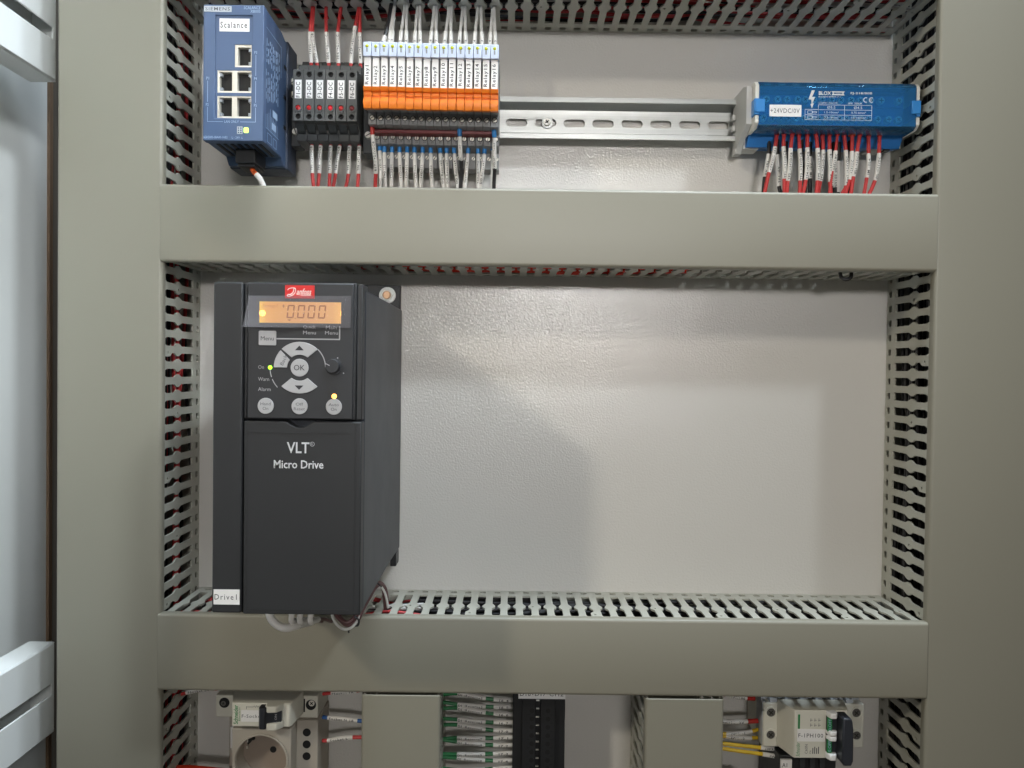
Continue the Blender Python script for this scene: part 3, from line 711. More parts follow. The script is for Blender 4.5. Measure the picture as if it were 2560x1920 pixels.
cv = build(B().prism('x', sec_o+sec_i[::-1], 195.3, 320.2), 'cover', 'blue_clear', db, bevel=0.3)
for x0, x1, lb in ((192.0, 195.2, 'l'), (320.3, 323.4, 'r')):
    b = B()
    b.prism('x', [(12, 218.2), (57.4, 218.2), (57.4, 228.6), (54, 232.4), (12, 232.4)], x0, x1)
    b.prism('x', [(12, 195.4), (52.5, 195.4), (57.4, 199.0), (57.4, 205.0), (12, 205.0)], x0, x1)
    build(b, 'end_cap', 'cap', db, bevel=0.6)
    build(B().box(x0-0.8 if lb == 'l' else x0, x1 if lb == 'l' else x1+0.3, 20, 58.2, 205.2, 218.0).box(x0 if lb == 'l' else x0-4, x1+4.2 if lb == 'l' else x1, 57.5, 59.2, 207, 217.5), 'cover_clip', 'clip', db, bevel=0.5)
b = B(); b.prism('x', [(10, 184), (22, 184), (26, 190), (50, 200), (50, 230), (40, 233), (10, 233)], 187.2, 191.9)
b.box(186.2, 192, 12, 22, 183.5, 188.0); b.box(184.6, 187.2, 14, 20, 212, 217); b.box(184.6, 187.2, 14, 20, 203, 208)
build(b, 'rail_foot', 'foot', db, bevel=0.5)
build(B().box(192, 205, 10, 26, 186.5, 195), 'rail_foot', 'foot', db, bevel=0.6)
build(B().box(297, 309, 10, 26, 187, 195), 'rail_foot', 'foot', db, bevel=0.6)
build(B().prism('h', [(310, 194.6), (324, 194.6), (318, 189), (310, 186)], 14, 28), 'rail_foot', 'foot', db, bevel=0.6)
b = B(); b.box(308.6, 310.6, 14, 29, 186, 193); b.box(310.6, 313, 14, 29, 186, 187.6); build(b, 'release_hook', 'black', db)
sk = build(B().box(203.2, 228.6, 58.05, 58.3, 203.8, 213.1), 'name_sticker', 'white', db)
text('+24VDC/0V', 204.0, 227.2, 206.6, 210.2, 58.36, 'ink', sk, space=1.1)
hp = 58.1
text('BLOX', 242.2, 252.2, 221.2, 224.3, hp, 'wprint', cv, bold=0.03)
b = B(); b.holed('h', [(252.4, 221.2), (262.9, 221.2), (261.8, 222.7), (262.9, 224.3), (252.4, 224.3), (253.4, 222.7)], [[(254.4, 222.0), (261.0, 222.0), (261.0, 223.5), (254.4, 223.5)]], 58.0, hp)
b.prism('h', [(236.6, 224.8), (239.2, 224.8), (236.9, 219.6), (239.4, 219.6), (237.2, 214.4), (238.6, 214.8), (237.0, 210.6), (235.8, 214.0), (236.6, 214.2), (236.4, 217.6), (234.0, 217.4)], 58.0, hp)
def frame(x0, x1, z0, z1, w=0.28):
    b.box(x0, x1, 58.0, hp, z0, z0+w); b.box(x0, x1, 58.0, hp, z1-w, z1); b.box(x0, x0+w, 58.0, hp, z0+w, z1-w); b.box(x1-w, x1, 58.0, hp, z0+w, z1-w)
frame(242.0, 284.8, 201.6, 213.6); frame(231.5, 242.3, 201.6, 209.9)
b.box(262.9, 263.2, 58.0, hp, 201.9, 213.3); b.box(242.3, 284.5, 58.0, hp, 209.5, 209.8); b.box(231.8, 284.5, 58.0, hp, 205.4, 205.7)
for z in (206.4, 202.4): frame(233.6, 237.4, z, z+2.4); frame(237.4, 240.8, z+0.5, z+1.9)
for cx in (279.8, 284.4):
    pts = [(cx+2.1*math.cos(R(a)), 217.8+2.1*math.sin(R(a))) for a in range(60, 301, 20)]
    pin = [(cx+1.45*math.cos(R(a)), 217.8+1.45*math.sin(R(a))) for a in range(60, 301, 20)]
    b.prism('h', pts+pin[::-1], 58.0, hp)
b.box(282.4, 284.6, 58.0, hp, 217.5, 218.1)
build(b, 'printed_marks', 'wprint', db)
text('connect', 254.8, 260.6, 222.0, 223.6, hp, 'wprint', cv)
text('FJ-218/80B', 267.6, 284.8, 221.7, 223.9, hp, 'wprint', cv, bold=0.012)
text('IEC/EN 60947-7-1', 242.2, 259.6, 219.3, 220.5, hp, 'wprint', cv); text('U 690V AC/DC', 242.2, 257.6, 214.4, 215.8, hp, 'wprint', cv); text('IPk 20kA', 266, 277, 214.2, 215.6, hp, 'wprint', cv)
for s, x0, x1, z0, z1 in (('\u00d85.5', 249.2, 255.6, 210.5, 212.6), ('\u00d84.5', 270.4, 277.0, 210.5, 212.6), ('1.5-10mm\u00b2', 247.0, 258.4, 206.8, 208.4), ('0.75-6mm\u00b2', 268.4, 280.0, 206.8, 208.4), ('2.5-16mm\u00b2', 247.0, 258.4, 202.8, 204.4), ('1.5-10mm\u00b2', 268.4, 280.0, 202.8, 204.4)):
    text(s, x0, x1, z0, z1, hp, 'wprint', cv)
# its wires: top x, sleeve top x, sleeve bottom x, end x, heights of the sleeve
def bx(px): return 188.3+px*0.0681
def bz(py): return 199.4-(py-690)*0.0677
G5 = 'red wires hanging from the blue block'; G6 = 'black wires hanging behind the red ones at the blue block'
rw = [(400, 375, 310, 265, 910, 1220, '+24VDC (R)', 1), (480, 470, 490, 495, 910, 1290, 'TF1 :+24VDCB', 1), (575, 550, 528, 520, 935, 1320, 'TF2 :+24VDCB', 1), (662, 668, 688, 685, 930, 1305, 'TF3 :+24VDCB', 1), (760, 755, 750, 722, 920, 1300, 'TF4 :+24VDCB', 1), (855, 870, 885, 872, 930, 1310, 'TF5 :+24VDCB', 1), (945, 950, 930, 908, 940, 1310, 'TF6 :+24VDCB', 1), (1025, 1020, 1040, 1052, 940, 1320, 'R1Y :+24VDCB', 1), (1115, 1088, 1058, 1030, 960, 1200, '+24VRMC', 0), (1205, 1222, 1242, 1200, 940, 1360, 'Res1 :+24VDC', 1), (1295, 1290, 1272, 1232, 955, 1290, '+24VDC', 2), (1385, 1345, 1312, 1290, 970, 1260, 'WL1 :+24VDC', 1), (1500, 1497, 1488, 1460, 975, 1260, 'IM :2L+', 1), (1625, 1615, 1580, 1520, 975, 1300, 'WL :+24VDC', 1)]
for i, (a, s0, s1, e, y0, y1, tx, k) in enumerate(rw):
    h = 40+(i % 3)*1.2
    ps = [(bx(a), h, bz(668)), (bx(a*0.85+s0*0.15), h, bz(760)), (bx(s0), h+1, bz(y0)), (bx((s0+s1)/2)+0.3, h+1, bz((y0+y1)/2)), (bx(s1), h, bz(y1)), (bx(e), h, bz(1450)), (bx(e*1.3-s1*0.3), h-2, bz(1530))]
    sp = spline(ps); tot = sum(math.dist(p, q) for p, q in zip(sp, sp[1:]))
    f = lambda y: (math.dist((0, bz(668)), (0, bz(y))))/tot*1.01
    wire('red wire from the blue block, sleeve printed %s' % tx, ps, 'red_w', 1.55 if k else 1.2, (f(y0), f(y1)), tx, 'orange_w' if k == 2 else 'red_f', f(765), 2.9 if k == 2 else 2.1, G5, sr=1.75)
bw = [(340, 340, 300, 285, 960, 1240, '0V (R)'), (437, 445, 468, 500, 970, 1350, 'TF1 :0V'), (545, 550, 558, 560, 960, 1250, ''), (730, 735, 770, 785, 950, 1200, ''), (842, 842, 850, 850, 985, 1250, 'IM :0V'), (985, 985, 965, 950, 1000, 1270, 'M1 :0V'), (1130, 1105, 1108, 1110, 1010, 1340, 'IPH100 0V'), (1165, 1145, 1148, 1150, 1040, 1360, 'INV100 0V'), (1200, 1190, 1192, 1190, 1035, 1410, ''), (1310, 1320, 1325, 1330, 1100, 1260, '')]
for i, (a, s0, s1, e, y0, y1, tx) in enumerate(bw):
    h = 32+(i % 2)*1.0
    ps = [(bx(a), h, bz(690)), (bx(s0), h, bz(y0)), (bx(s1), h, bz(y1)), (bx(e), h, bz(1450)), (bx(e), h-2, bz(1530))]
    sp = spline(ps); tot = sum(math.dist(p, q) for p, q in zip(sp, sp[1:]))
    f = lambda y: (bz(690)-bz(y))/tot*1.01
    wire('black wire behind the red ones under the blue block, %s' % (CNT[i]+' from the rail side'), ps, 'black_w', 1.7, (f(y0), f(y1)) if (tx or i == 8) else None, tx or None, None, group=G6, sr=1.85)

# ------------------------------------------------------------------ frequency drive
dr = thing('frequency_drive', 'tall charcoal frequency drive with an amber lit display and round keys', 'drive', (-141, 0, -50))
build(B().prism('x', [(8, -155.2), (70, -154.5), (182, -157.4), (182, 50.2), (8, 50.2)], -187.6, -93.8), 'body', 'drive_side', dr, bevel=1.2)
build(B().box(-188, -95.5, 0.2, 8, 48, 71.2).box(-188, -95.8, 0.2, 8, -168, 48), 'mounting_flange', 'black', dr, bevel=0.6)
b = B(); b.box(-99.5, -94.4, 8, 24, -167.5, -156); build(b, 'lower_lug', 'black', dr, bevel=0.6)
b = B(); b.cyl('h', (-106.3, 62.2), 7.2, 8.1, 9.6, 26); build(b, 'washer', 'zinc', dr, bevel=0.25)
b = B(); b.prism('h', circ(-106.5, 62.2, 5.0, 6), 9.6, 12.0); b.use(1).cyl('h', (-106.5, 62.2), 3.7, 12.0, 13.2, 20, r1=3.2)
build(b, 'mounting_bolt', ['steel', 'brass'], dr, bevel=0.3)
b = B(); b.cyl('h', (-103.2, -165.0), 5.5, 8.1, 12.5, 20); build(b, 'washer', 'zinc', dr, bevel=0.25)
build(B().box(-188.2, -169.6, 170, 192, -157.2, 53.0), 'side_cover', 'drive', dr, bevel=1.0)
build(B().prism('h', [(-167.3, -33.4), (-98.0, -33.4), (-98.0, 53.4), (-167.3, 53.4)], 172, 190.6).box(-169.3, -167.3, 172, 190, -33.4, 52.8).box(-98, -94.2, 172, 189.5, -33.4, 53.0), 'head_housing', 'drive', dr, bevel=0.6)
lcp = build(B().box(-166.4, -99.6, 190.6, 192.2, -33.0, 52.7), 'keypad_panel', 'lcp', dr, bevel=0.6)
# lower terminal cover with a thumb notch
ntc = [(-124.6+ -17.4*i/12, -34.7-4.0*math.sin(math.pi*i/12)) for i in range(13)]
ol = [(-168.6, -157.9), (-94.0, -157.9), (-94.0, -34.7)]+ntc+[(-168.6, -34.7)]
build(B().prism('h', ol, 172, 191.4), 'terminal_cover', 'drive', dr, bevel=0.7)
b = B(); b.box(-166.4, -101.2, 191.4, 191.7, -42.3, -41.8); b.box(-166.6, -166.2, 191.4, 191.7, -154.6, -42.3); b.box(-98.0, -97.6, 172, 191.65, -157, -35.4); b.box(-166.2, -101.2, 191.4, 191.7, -154.9, -154.5)
build(b, 'moulded_rib', 'drive', dr)
lg = build(B().box(-142.9, -124.3, 192.2, 192.8, 43.1, 51.4), 'maker_badge', 'logo_red', dr, bevel=0.15)
text('anfoss', -135.6, -126.2, 45.4, 49.4, 192.88, 'logo_white', lg, shear=0.35, bold=0.01)
b = B()
D_ = spline([(-141.2, 192.9, 48.3), (-140.2, 192.9, 49.3), (-137.2, 192.9, 49.7), (-136.2, 192.9, 48.7), (-136.6, 192.9, 46.6), (-138.4, 192.9, 45.0), (-140.4, 192.9, 44.4), (-141.4, 192.9, 44.8), (-140.8, 192.9, 45.6), (-139.4, 192.9, 45.6), (-137.8, 192.9, 47.0), (-137.2, 192.9, 49.4)], 5)
b.tube(D_, 0.28, 6); b.tube([(-133, 192.9, 45.0), (-126.4, 192.9, 45.1)], 0.16, 6)
build(b, 'badge_script', 'logo_white', lg)
lcd = build(B().box(-159.0, -107.5, 192.2, 192.6, 27.6, 41.0), 'display', 'lcd', dr)
b = B()
def seg0(x, z0, z1, w, sl=0.10):
    t = 0.85; m = (z0+z1)/2
    def q(x0, a0, x1, a1, x2, a2, x3, a3): b.prism('h', [(xx+(a-z0)*sl, a) for xx, a in ((x0, a0), (x1, a1), (x2, a2), (x3, a3))], 192.6, 192.68)
    q(x+0.2, z1, x+w-0.2, z1, x+w-t, z1-t, x+t, z1-t); q(x+t, z0+t, x+w-t, z0+t, x+w-0.2, z0, x+0.2, z0)
    for xa, xb in ((x, x+t), (x+w, x+w-t)):
        q(xa, z1-0.2, xb, z1-t-0.1, xb, m+0.9, xa, m+0.25); q(xa, m-0.25, xb, m-0.9, xb, z0+t+0.1, xa, z0+0.2)
for x in (-141.9, -135.3, -128.8, -122.1): seg0(x, 30.6, 39.0, 4.5)
b.box(-136.6, -136.0, 192.6, 192.68, 30.3, 30.8)
b.prism('h', [(-141.2, 29.8), (-138.9, 29.8), (-140.0, 28.8)], 192.6, 192.68)
b.box(-144.5, -143.0, 192.6, 192.68, 38.0, 38.5); b.box(-144.0, -143.5, 192.6, 192.68, 37.2, 39.2)
build(b, 'display_digits', 'lcd_seg', lcd)
text('Setup1', -157.0, -147.4, 36.6, 39.4, 192.68, 'lcd_faint', lcd, shear=0.2)
b = B(); b.dome((-157.1, 33.6), 2.1, 192.5, 0.3, 20); build(b, 'backlight_spot', 'led_y', lcd)
b = B(); b.box(-107.75, -107.5, 192.6, 192.7, 32.4, 35.6); build(b, 'backlight_spot', 'led_y', lcd)
# protective film, lifted along its lower edge
b = B(); n = 14; gridv = []
for j in range(5):
    row = []
    for i in range(n+1):
        u = i/n; v = j/4
        x = -165.6+(64.2+0.4*v)*u - (1.2 if i == 0 else 0)*(1-v); z = 24.4+20.0*v+0.6*u
        lift = 0.35+7.0*(1-u)**3*(1-v)**1.3+1.2*(1-u)*(1-v)**2+0.5*(1-v)*math.sin(u*7)**2
        row.append(b.bm.verts.new(P(x, 192.9+lift, z)))
    gridv.append(row)
for j in range(4):
    for i in range(n): b.face((gridv[j][i], gridv[j][i+1], gridv[j+1][i+1], gridv[j+1][i]))
build(b, 'protective_film', 'film', dr, smooth=80)
kh0, kh1 = 192.2, 193.4
def key(poly, txts, nm='key', rise=1.0):
    k = build(B().prism('h', poly, kh0, kh0+rise), nm, 'key', dr, bevel=0.25)
    for s, x0, x1, z0, z1, rot, m in txts: text(s, x0, x1, z0, z1, kh0+rise+0.08, m, k, rot=rot)
    return k
key(rr(-159.2, -148.2, 13.3, 22.5, 0.8), [('Menu', -157.8, -149.6, 16.4, 19.0, 0, 'ink')])
dc = (-133.3, -0.6)
key(circ(dc[0], dc[1], 5.65, 28), [('OK', -136.8, -129.9, -2.3, 1.2, 0, 'ink')])
def arcpts(r, a0, a1, n=10): return [(dc[0]+r*math.cos(R(a0+(a1-a0)*i/n)), dc[1]+r*math.sin(R(a0+(a1-a0)*i/n))) for i in range(n+1)]
up_ = arcpts(16.4, 46, 134, 12)+arcpts(8.2, 128, 52, 8)
k = key(up_, [])
build(B().prism('h', [(-136.2, 10.4), (-130.6, 10.4), (-133.4, 13.4)], kh0+1.0, kh0+1.06), 'arrow_print', 'ink', k)
k = key([(x, 2*dc[1]-z) for x, z in up_], [])
build(B().prism('h', [(-136.2, -11.8), (-130.6, -11.8), (-133.4, -14.6)], kh0+1.0, kh0+1.06), 'arrow_print', 'ink', k)
bk = key(arcpts(16.3, 138, 180, 6)+arcpts(7.9, 180, 142, 5), [])
c_, s_ = math.cos(R(66)), math.sin(R(66)); o_ = P(-143.6, kh0+1.1, 0.6)
text3('Back', o_, Vector((c_, 0, s_))*7.0*MM, Vector((-s_, 0, c_))*2.3*MM, 'ink_soft', bk)
for x, a, b2 in ((-154.5, 'Hand', 'On'), (-133.1, 'Off', 'Reset'), (-111.4, 'Auto', 'On')):
    key(circ(x, -25.0, 5.1, 26), [(a, x-3.2*len(a)/4, x+3.2*len(a)/4, -24.6, -22.7, 0, 'ink_soft'), (b2, x-(1.8 if b2 == 'On' else 3.5), x+(1.8 if b2 == 'On' else 3.5), -27.6, -25.6, 0, 'ink_soft')])
b = B()
b.box(-148.2, -108.0, 192.2, 192.3, 17.2, 18.0); b.box(-108.7, -107.9, 192.2, 192.3, 18.0, 26.0)
def arcband(r0, r1, a0, a1, n=12): b.prism('h', arcpts(r1, a0, a1, n)+arcpts(r0, a1, a0, n), 192.2, 192.3)
arcband(16.0, 16.6, 2, 46); arcband(18.6, 19.1, 182, 199); arcband(18.6, 19.1, 203, 222)
build(b, 'printed_lines', 'keyprint', dr)
for s, x0, x1, z in (('Quick', -131.4, -123.4, 24.0), ('Menu', -131.4, -123.3, 20.6), ('Main', -117.0, -110.0, 24.0), ('Menu', -117.5, -109.3, 20.6)):
    text(s, x0, x1, z, z+2.2, 192.3, 'keyprint', lcp)
for s, x1, z in (('On', -156.0, -1.6), ('Warn', -152.6, -9.2), ('Alarm', -151.6, -15.6)):
    text(s, -159.6, x1, z, z+2.3, 192.3, 'keyprint', lcp)
build(B().dome((-152.1, -0.7), 1.3, 192.2, 0.8, 14), 'status_lamp', 'led_g', dr)
build(B().dome((-111.4, -18.4), 1.6, 192.2, 0.8, 14), 'status_lamp', 'led_y', dr)
build(B().cyl('h', (-111.6, 0.4), 5.3, 192.2, 193.2, 26).cyl('h', (-111.8, 0.6), 4.5, 193.2, 197.5, 24, r1=4.2), 'speed_knob', 'lcp', dr, bevel=0.25)
b = B(); b.cyl('h', (-109.4, 5.9), 0.45, 192.2, 192.3, 8); b.cyl('h', (-105.6, -3.7), 0.45, 192.2, 192.3, 8); b.prism('h', [(-116.0, 2.6), (-113.2, 1.2), (-113.4, 0.8), (-116.2, 2.2)], 197.5, 197.6)
build(b, 'knob_marks', 'keyprint', dr)
tcv = [o for o in dr.children if o.name.startswith('terminal_cover')][0]
text('VLT', -141.3, -127.0, -54.9, -47.9, 191.5, 'wprint', tcv, bold=0.014)
b = B(); b.holed('h', circ(-125.2, -49.0, 1.5, 18), [circ(-125.2, -49.0, 1.15, 18)], 191.4, 191.5); build(b, 'printed_ring', 'keyprint', dr)
text('R', -125.9, -124.6, -49.7, -48.3, 191.5, 'keyprint', tcv)
text('Micro Drive', -149.5, -118.0, -64.6, -59.4, 191.5, 'wprint', tcv, bold=0.012)
sk = build(B().box(-187.0, -170.4, 192.0, 192.25, -151.8, -142.2), 'name_sticker', 'white', dr)
text('Drive1', -186.3, -172.2, -148.7, -145.2, 192.33, 'ink', sk, space=1.25)
# wires that come out under the drive
G7 = 'white wires looping out under the drive'
for i, (x, tx) in enumerate(((-148.6, 'U1'), (-142.8, 'V1'), (-135.6, 'W1'))):
    wire('short white sleeved wire under the drive, printed %s' % tx, [(x+1.2, 140, -156), (x+0.6, 148, -166), (x, 150, -172), (x-0.6, 146, -177), (x-0.6, 132, -180), (x, 110, -186), (x, 84, -196)], 'brown_w', 1.3, (0.16, 0.52), None, None, group=G7, sr=2.0)
wire('thick white cable curling out under the drive', [(-166.5, 140, -158), (-164.2, 150, -168), (-160.6, 152, -175), (-153.5, 150, -180), (-147, 138, -182), (-144, 112, -188)], 'white_w', 2.3, (0.15, 0.62), None, name='cable', cat='cable', sr=2.7)
wire('white wire looping below the drive beside the brown cable', [(-129.5, 114, -170), (-126, 124, -180), (-120.6, 126, -186.6), (-114.8, 126, -188.2), (-109.4, 124, -184.6), (-106.0, 114, -177), (-103.2, 92, -170.4), (-100.4, 74, -170.6), (-97, 66, -179), (-95.5, 60, -192)], 'white_w', 0.95, None, None)
b2_ = thing('control_cable', 'brown purple cable bundle leaving under the drive into the duct', 'cable', (-110, 118, -182))
b = B()
for dx, dz, dh in ((0, 0, 0), (1.5, -1.8, 2.0), (-1.6, 1.6, 2.6)):
    b.tube(spline([(-128+dx, 108+dh, -166+dz), (-124.5+dx, 116+dh, -178+dz), (-119.5+dx, 120+dh, -183.6+dz), (-114.2+dx, 121+dh, -185+dz*0.6), (-109.8+dx, 119+dh, -182.2+dz*0.3), (-107.4+dx, 112+dh, -176.6+dz*0.3), (-105.2+dx, 96+dh, -171.6+dz*0.5), (-103+dx*0.7, 80+dh, -168.6+dz*0.5), (-100.2+dx*0.6, 68+dh, -170+dz*0.4), (-98+dx*0.6, 62, -178), (-97+dx*0.5, 58, -194)]), 1.5, 8)
build(b, 'insulation', 'brown_w', b2_)
b = B(); b.tube(spline([(-110.4, 124, -179.4), (-107.2, 124, -182.0), (-108.0, 123.6, -186.2), (-112.0, 123, -186.0)]), 0.8, 6); b.tube([(-114.4, 124, -188.3), (-114.2, 124, -191.4)], 0.7, 6); b.tube(spline([(-105.4, 84, -164.8), (-102.4, 84, -164.2), (-99.4, 82, -167.6), (-98.2, 78, -170)]), 0.7, 6)
build(b, 'cable_tie', 'tie', b2_)
b = B(); b.tube(spline([(262, 58, 81), (263.4, 58, 76.8), (267, 59, 75.2), (270.4, 59, 77.2), (271, 58, 81)]), 1.5, 8)
build(b, 'wire_loop', 'black_w', None, label='small black wire loop poking down from the duct at upper right', cat='wire', loc=(266, 58, 78))

# ------------------------------------------------------------------ lower bay: one-pole breaker
m1 = thing('circuit_breaker', 'one-pole breaker lying sideways with a black toggle, on top of the grey socket', 'circuit breaker', (-197, 0, -280))
build(B().box(-239.8, -155.4, 4, 41, -290.0, -271.6), 'housing', 'mcb', m1, bevel=0.8)
build(B().prism('z', [(-225.5, 41), (-217.2, 67), (-216, 68), (-171.6, 68), (-170.2, 66.6), (-167.0, 41)], -285.6, -266.8), 'nose', 'mcb', m1, bevel=0.7)
b = B()
for x, z in ((-232.6, -278.0), (-161.2, -279.0)): b.cyl('h', (x, z), 4.3, 41.0, 41.15, 20)
build(b, 'screw_hole', 'hole', m1)
b = B(); screw(b, -160.6, -277.6, 2.6, 41.0, 41.5, 40, True); build(b, 'terminal_screw', ['steel', 'slot'], m1)
b = B(); screw(b, -233.4, -278.6, 2.2, 41.0, 41.3, 70, True); build(b, 'terminal_screw', ['mcb_screw', 'slot'], m1)
b = B(); b.box(-171.0, -168.6, 41, 41.2, -285, -274); b.box(-172.4+5, -166.0, 41, 41.2, -285, -274); build(b, 'vent_recess', 'hole', m1)
b = B(); b.prism('z', [(-194.0, 67), (-194.0, 74), (-192.5, 76), (-189, 76), (-188, 74.5), (-177.2, 71), (-177.2, 67)], -284.4, -267.6)
tg = build(b, 'toggle', 'toggle', m1, bevel=0.5)
for z0, z1, s in ((-271.6, -266.6, 1), (-285.6, -280.0, -1)):
    build(B().prism('z', [(-189.6, 66), (-189.6, 72), (-187, 75.6), (-180, 75.0), (-176.2, 70), (-176.2, 66)], z0, z1), 'toggle_guard', 'mcb', m1, bevel=0.9)
text('I. ON', -181.4, -179.6, -279.2, -272.6, 74.7, 'keyprint', tg, rot=90)
lb = build(B().box(-209.8, -194.0, 68, 68.25, -281.6, -272.4), 'name_sticker', 'white', m1)
text('F-Socke', -209.2, -194.6, -278.4, -275.8, 68.33, 'ink', lb, space=1.2)
ns = [o for o in m1.children if o.name.startswith('nose')][0]
text('Schneider', -215.8, -212.2, -283.6, -268.4, 68.1, 'green', ns, rot=90, bold=0.015)
text('Electric', -211.8, -210.6, -281, -270, 68.1, 'green', ns, rot=90)
b = B(); b.box(-205.6, -200.2, 68, 68.1, -270.0, -269.7); b.box(-205.8, -205.5, 68, 68.1, -271.6, -269.4)
b.tube(spline([(-200.2, 68.05, -270.0), (-199.2, 68.05, -269.0), (-198.6, 68.05, -270.2), (-197.6, 68.05, -268.8), (-196.8, 68.05, -270.0), (-195.6, 68.05, -268.9)], 4), 0.16, 5)
build(b, 'circuit_symbol', 'ink_soft', m1)
# ------------------------------------------------------------------ socket outlet on rail
so = thing('socket_outlet', 'grey rail socket outlet with a round recessed face, cut by the lower frame edge', 'socket', (-196, 0, -320))
build(B().box(-231, -219.8, 4, 34, -380, -288), 'housing', 'sock', so, bevel=0.8)
build(B().box(-172.1, -154.4, 4, 45, -380, -290.3), 'terminal_block', 'sock', so, bevel=0.8)
b = B(); b.holed('h', [(-219.7, -341), (-172.2, -341), (-172.2, -290.8), (-219.7, -290.8)], [circ(-196.2, -316.6, 20.0, 40)], 20, 60)
build(b, 'front_plate', 'sock', so, bevel=0.8)
build(B().holed('h', circ(-196.2, -316.6, 22.2, 40), [circ(-196.2, -316.6, 20.6, 40)], 60, 61.4), 'rim', 'sock', so, bevel=0.5)
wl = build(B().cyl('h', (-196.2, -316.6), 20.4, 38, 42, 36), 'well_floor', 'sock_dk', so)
b = B()
for x, z, r in ((-191.7, -316.0, 2.7), (-208.5, -306.6, 2.0), (-181.0, -311.4, 2.0)): b.cyl('h', (x, z), r, 42, 42.1, 16)
b.prism('h', [(-193.8, -297.9), (-189.4, -297.9), (-189.8, -300.6), (-191.6, -301.8), (-193.4, -300.6)], 42, 50)
b.prism('h', [(-211.6, -304.8), (-208.2, -301.8), (-207.2, -306), (-210, -308.8)], 42, 50)
build(b, 'pin_hole', 'hole', wl)
b = B(); b.box(-210.6, -209.9, 50, 51, -306.2, -303.8); b.box(-212.4, -211.0, 46, 47, -313.2, -311.2); b.box(-179.8, -179.2, 50, 51, -312.6, -311.4); build(b, 'earth_clip', 'steel', wl)
b = B()
for z in (-300.1, -310.0, -319.8): b.cyl('h', (-163.4, z), 3.3, 45.0, 45.2, 20)
build(b, 'screw_hole', 'hole', so)
lb = build(B().prism('h', [(-229.0, -300.4), (-224.6, -300.1), (-222.2, -300.1), (-222.2, -319.8), (-227.8, -319.8), (-227.8, -318), (-229, -318)], 34.0, 36.4), 'name_sticker', 'white', so)
text('Socket', -226.4, -223.6, -317.6, -302.2, 36.5, 'ink', lb, rot=90)

wire('red wire with printed sleeve at the top left of the socket bay', [(-240, 36, -268.5), (-252, 36, -269.4), (-263, 36, -271.5), (-276, 36, -275)], 'red_w', 1.4, (0.06, 0.72), 'FSocket 2A', up=False, sr=1.7)
wire('blue wire between socket and short duct, sleeve printed Socket N', [(-152, 38, -290.2), (-146, 39, -290.6), (-134, 40, -290.7), (-122, 40, -292.2), (-108, 38, -294)], 'blue_w', 1.6, (0.10, 0.66), 'Socket N 1B', up=False, sr=1.8)
wire('red wire between socket and short duct, sleeve printed Socket L', [(-152, 38, -310), (-146, 39, -309.2), (-136, 40, -306.8), (-124, 40, -306.0), (-108, 38, -307)], 'red_w', 1.6, (0.10, 0.58), 'Socket L', up=False, sr=1.8)
wire('red wire just under the duct above the socket, sleeve half hidden', [(-152, 38, -271), (-144, 39, -269.6), (-130, 40, -268.2), (-112, 38, -266)], 'red_w', 1.5, (0.18, 0.7), 'FSocket 1A', up=False, sr=1.8)
wire('thick bright red cable across the bottom edge under the socket', [(-275, 44, -333), (-262, 46, -331.5), (-246, 46, -332.5), (-228, 44, -335), (-205, 30, -344)], 'red_cable', 3.6, None, name='cable', cat='cable')

# ------------------------------------------------------------------ green signal wires and the black terminal module
G8 = 'green signal wires with two printed sleeves each'
ORD = ['topmost', 'second from the top', 'third from the top', 'fourth from the top', 'fifth from the top', 'sixth from the top', 'seventh from the top', 'eighth from the top', 'ninth from the top', 'lowest and cut by the frame edge']
gw = [(-272.2, -277.2, 'DI :Reserve2', 'I6.4'), (-281.3, -283.0, 'DI :Reserve3', 'I6.5'), (-284.4, -289.3, 'DI :Reserve4', 'I6.6'), (-294.0, -296.2, 'DI :Reserve5', 'I6.7'), (-298.6, -303.2, 'DI :Reserve6', 'I7.0'), (-309.6, -308.9, 'DI :Reserve7', 'I7.1'), (-312.9, -315.4, 'DI :Reserve8', 'I7.2'), (-323.4, -322.1, 'DI :Reserve9', 'I7.3'), (-326.6, -328.4, 'DI :Reserve10', 'I7.4'), (-337, -334.6, 'DI :Reserve11', 'I7.5')]
for gi, (zl, zr, a, b_) in enumerate(gw):
    ps = [(9, 30, zr), (-2, 31, zr+0.1), (-14, 32, zr*0.75+zl*0.25), (-28, 32, zr*0.3+zl*0.7), (-41, 31, zl), (-53, 30, zl+random.uniform(-1.5, 1.5))]
    wire('green wire into the black module, %s of the column' % ORD[gi], ps, 'green_w', 1.6, (0.04, 0.315), b_, None, group=G8, up=False, sr=1.85, sleeve2=(0.42, 0.80), txt2=a)
tm = thing('terminal_module', 'black two-column terminal module with a white label strip on top', 'terminal module', (27, 0, -300))
build(B().box(5.6, 48.2, 0.3, 50, -380, -258), 'housing', 'black', tm, bevel=0.8)
build(B().box(13.0, 24.2, 50, 55, -380, -263).box(28.0, 40.0, 50, 55, -380, -263), 'connector_block', 'black', tm, bevel=0.7)
b = B()
for k in range(14):
    z = -275.6-6.75*k
    for x in (21.0, 34.0): b.cyl('h', (x, z), 2.0, 55.0, 55.1, 14)
    b.box(17.0, 19.4, 55, 55.1, z-3.4, z-3.0); b.box(35.6, 38.0, 55, 55.1, z-3.4, z-3.0)
build(b, 'terminal_hole', 'hole', tm)
b = B()
for k in range(14): b.box(24.5, 27.0, 50, 51.2, -269.4-6.75*k, -268.6-6.75*k)
build(b, 'contact_bar', 'steel', tm)
lb = build(B().box(9.8, 47.7, 55, 57, -265.2, -256), 'name_strip', 'white', tm)
text('DI6-DI7 CH2', 11, 46, -262.9, -259.4, 57.1, 'ink', lb, space=1.2)
build(B().box(48.2, 52, 2, 30, -266, -264.6), 'latch', 'steel', tm)

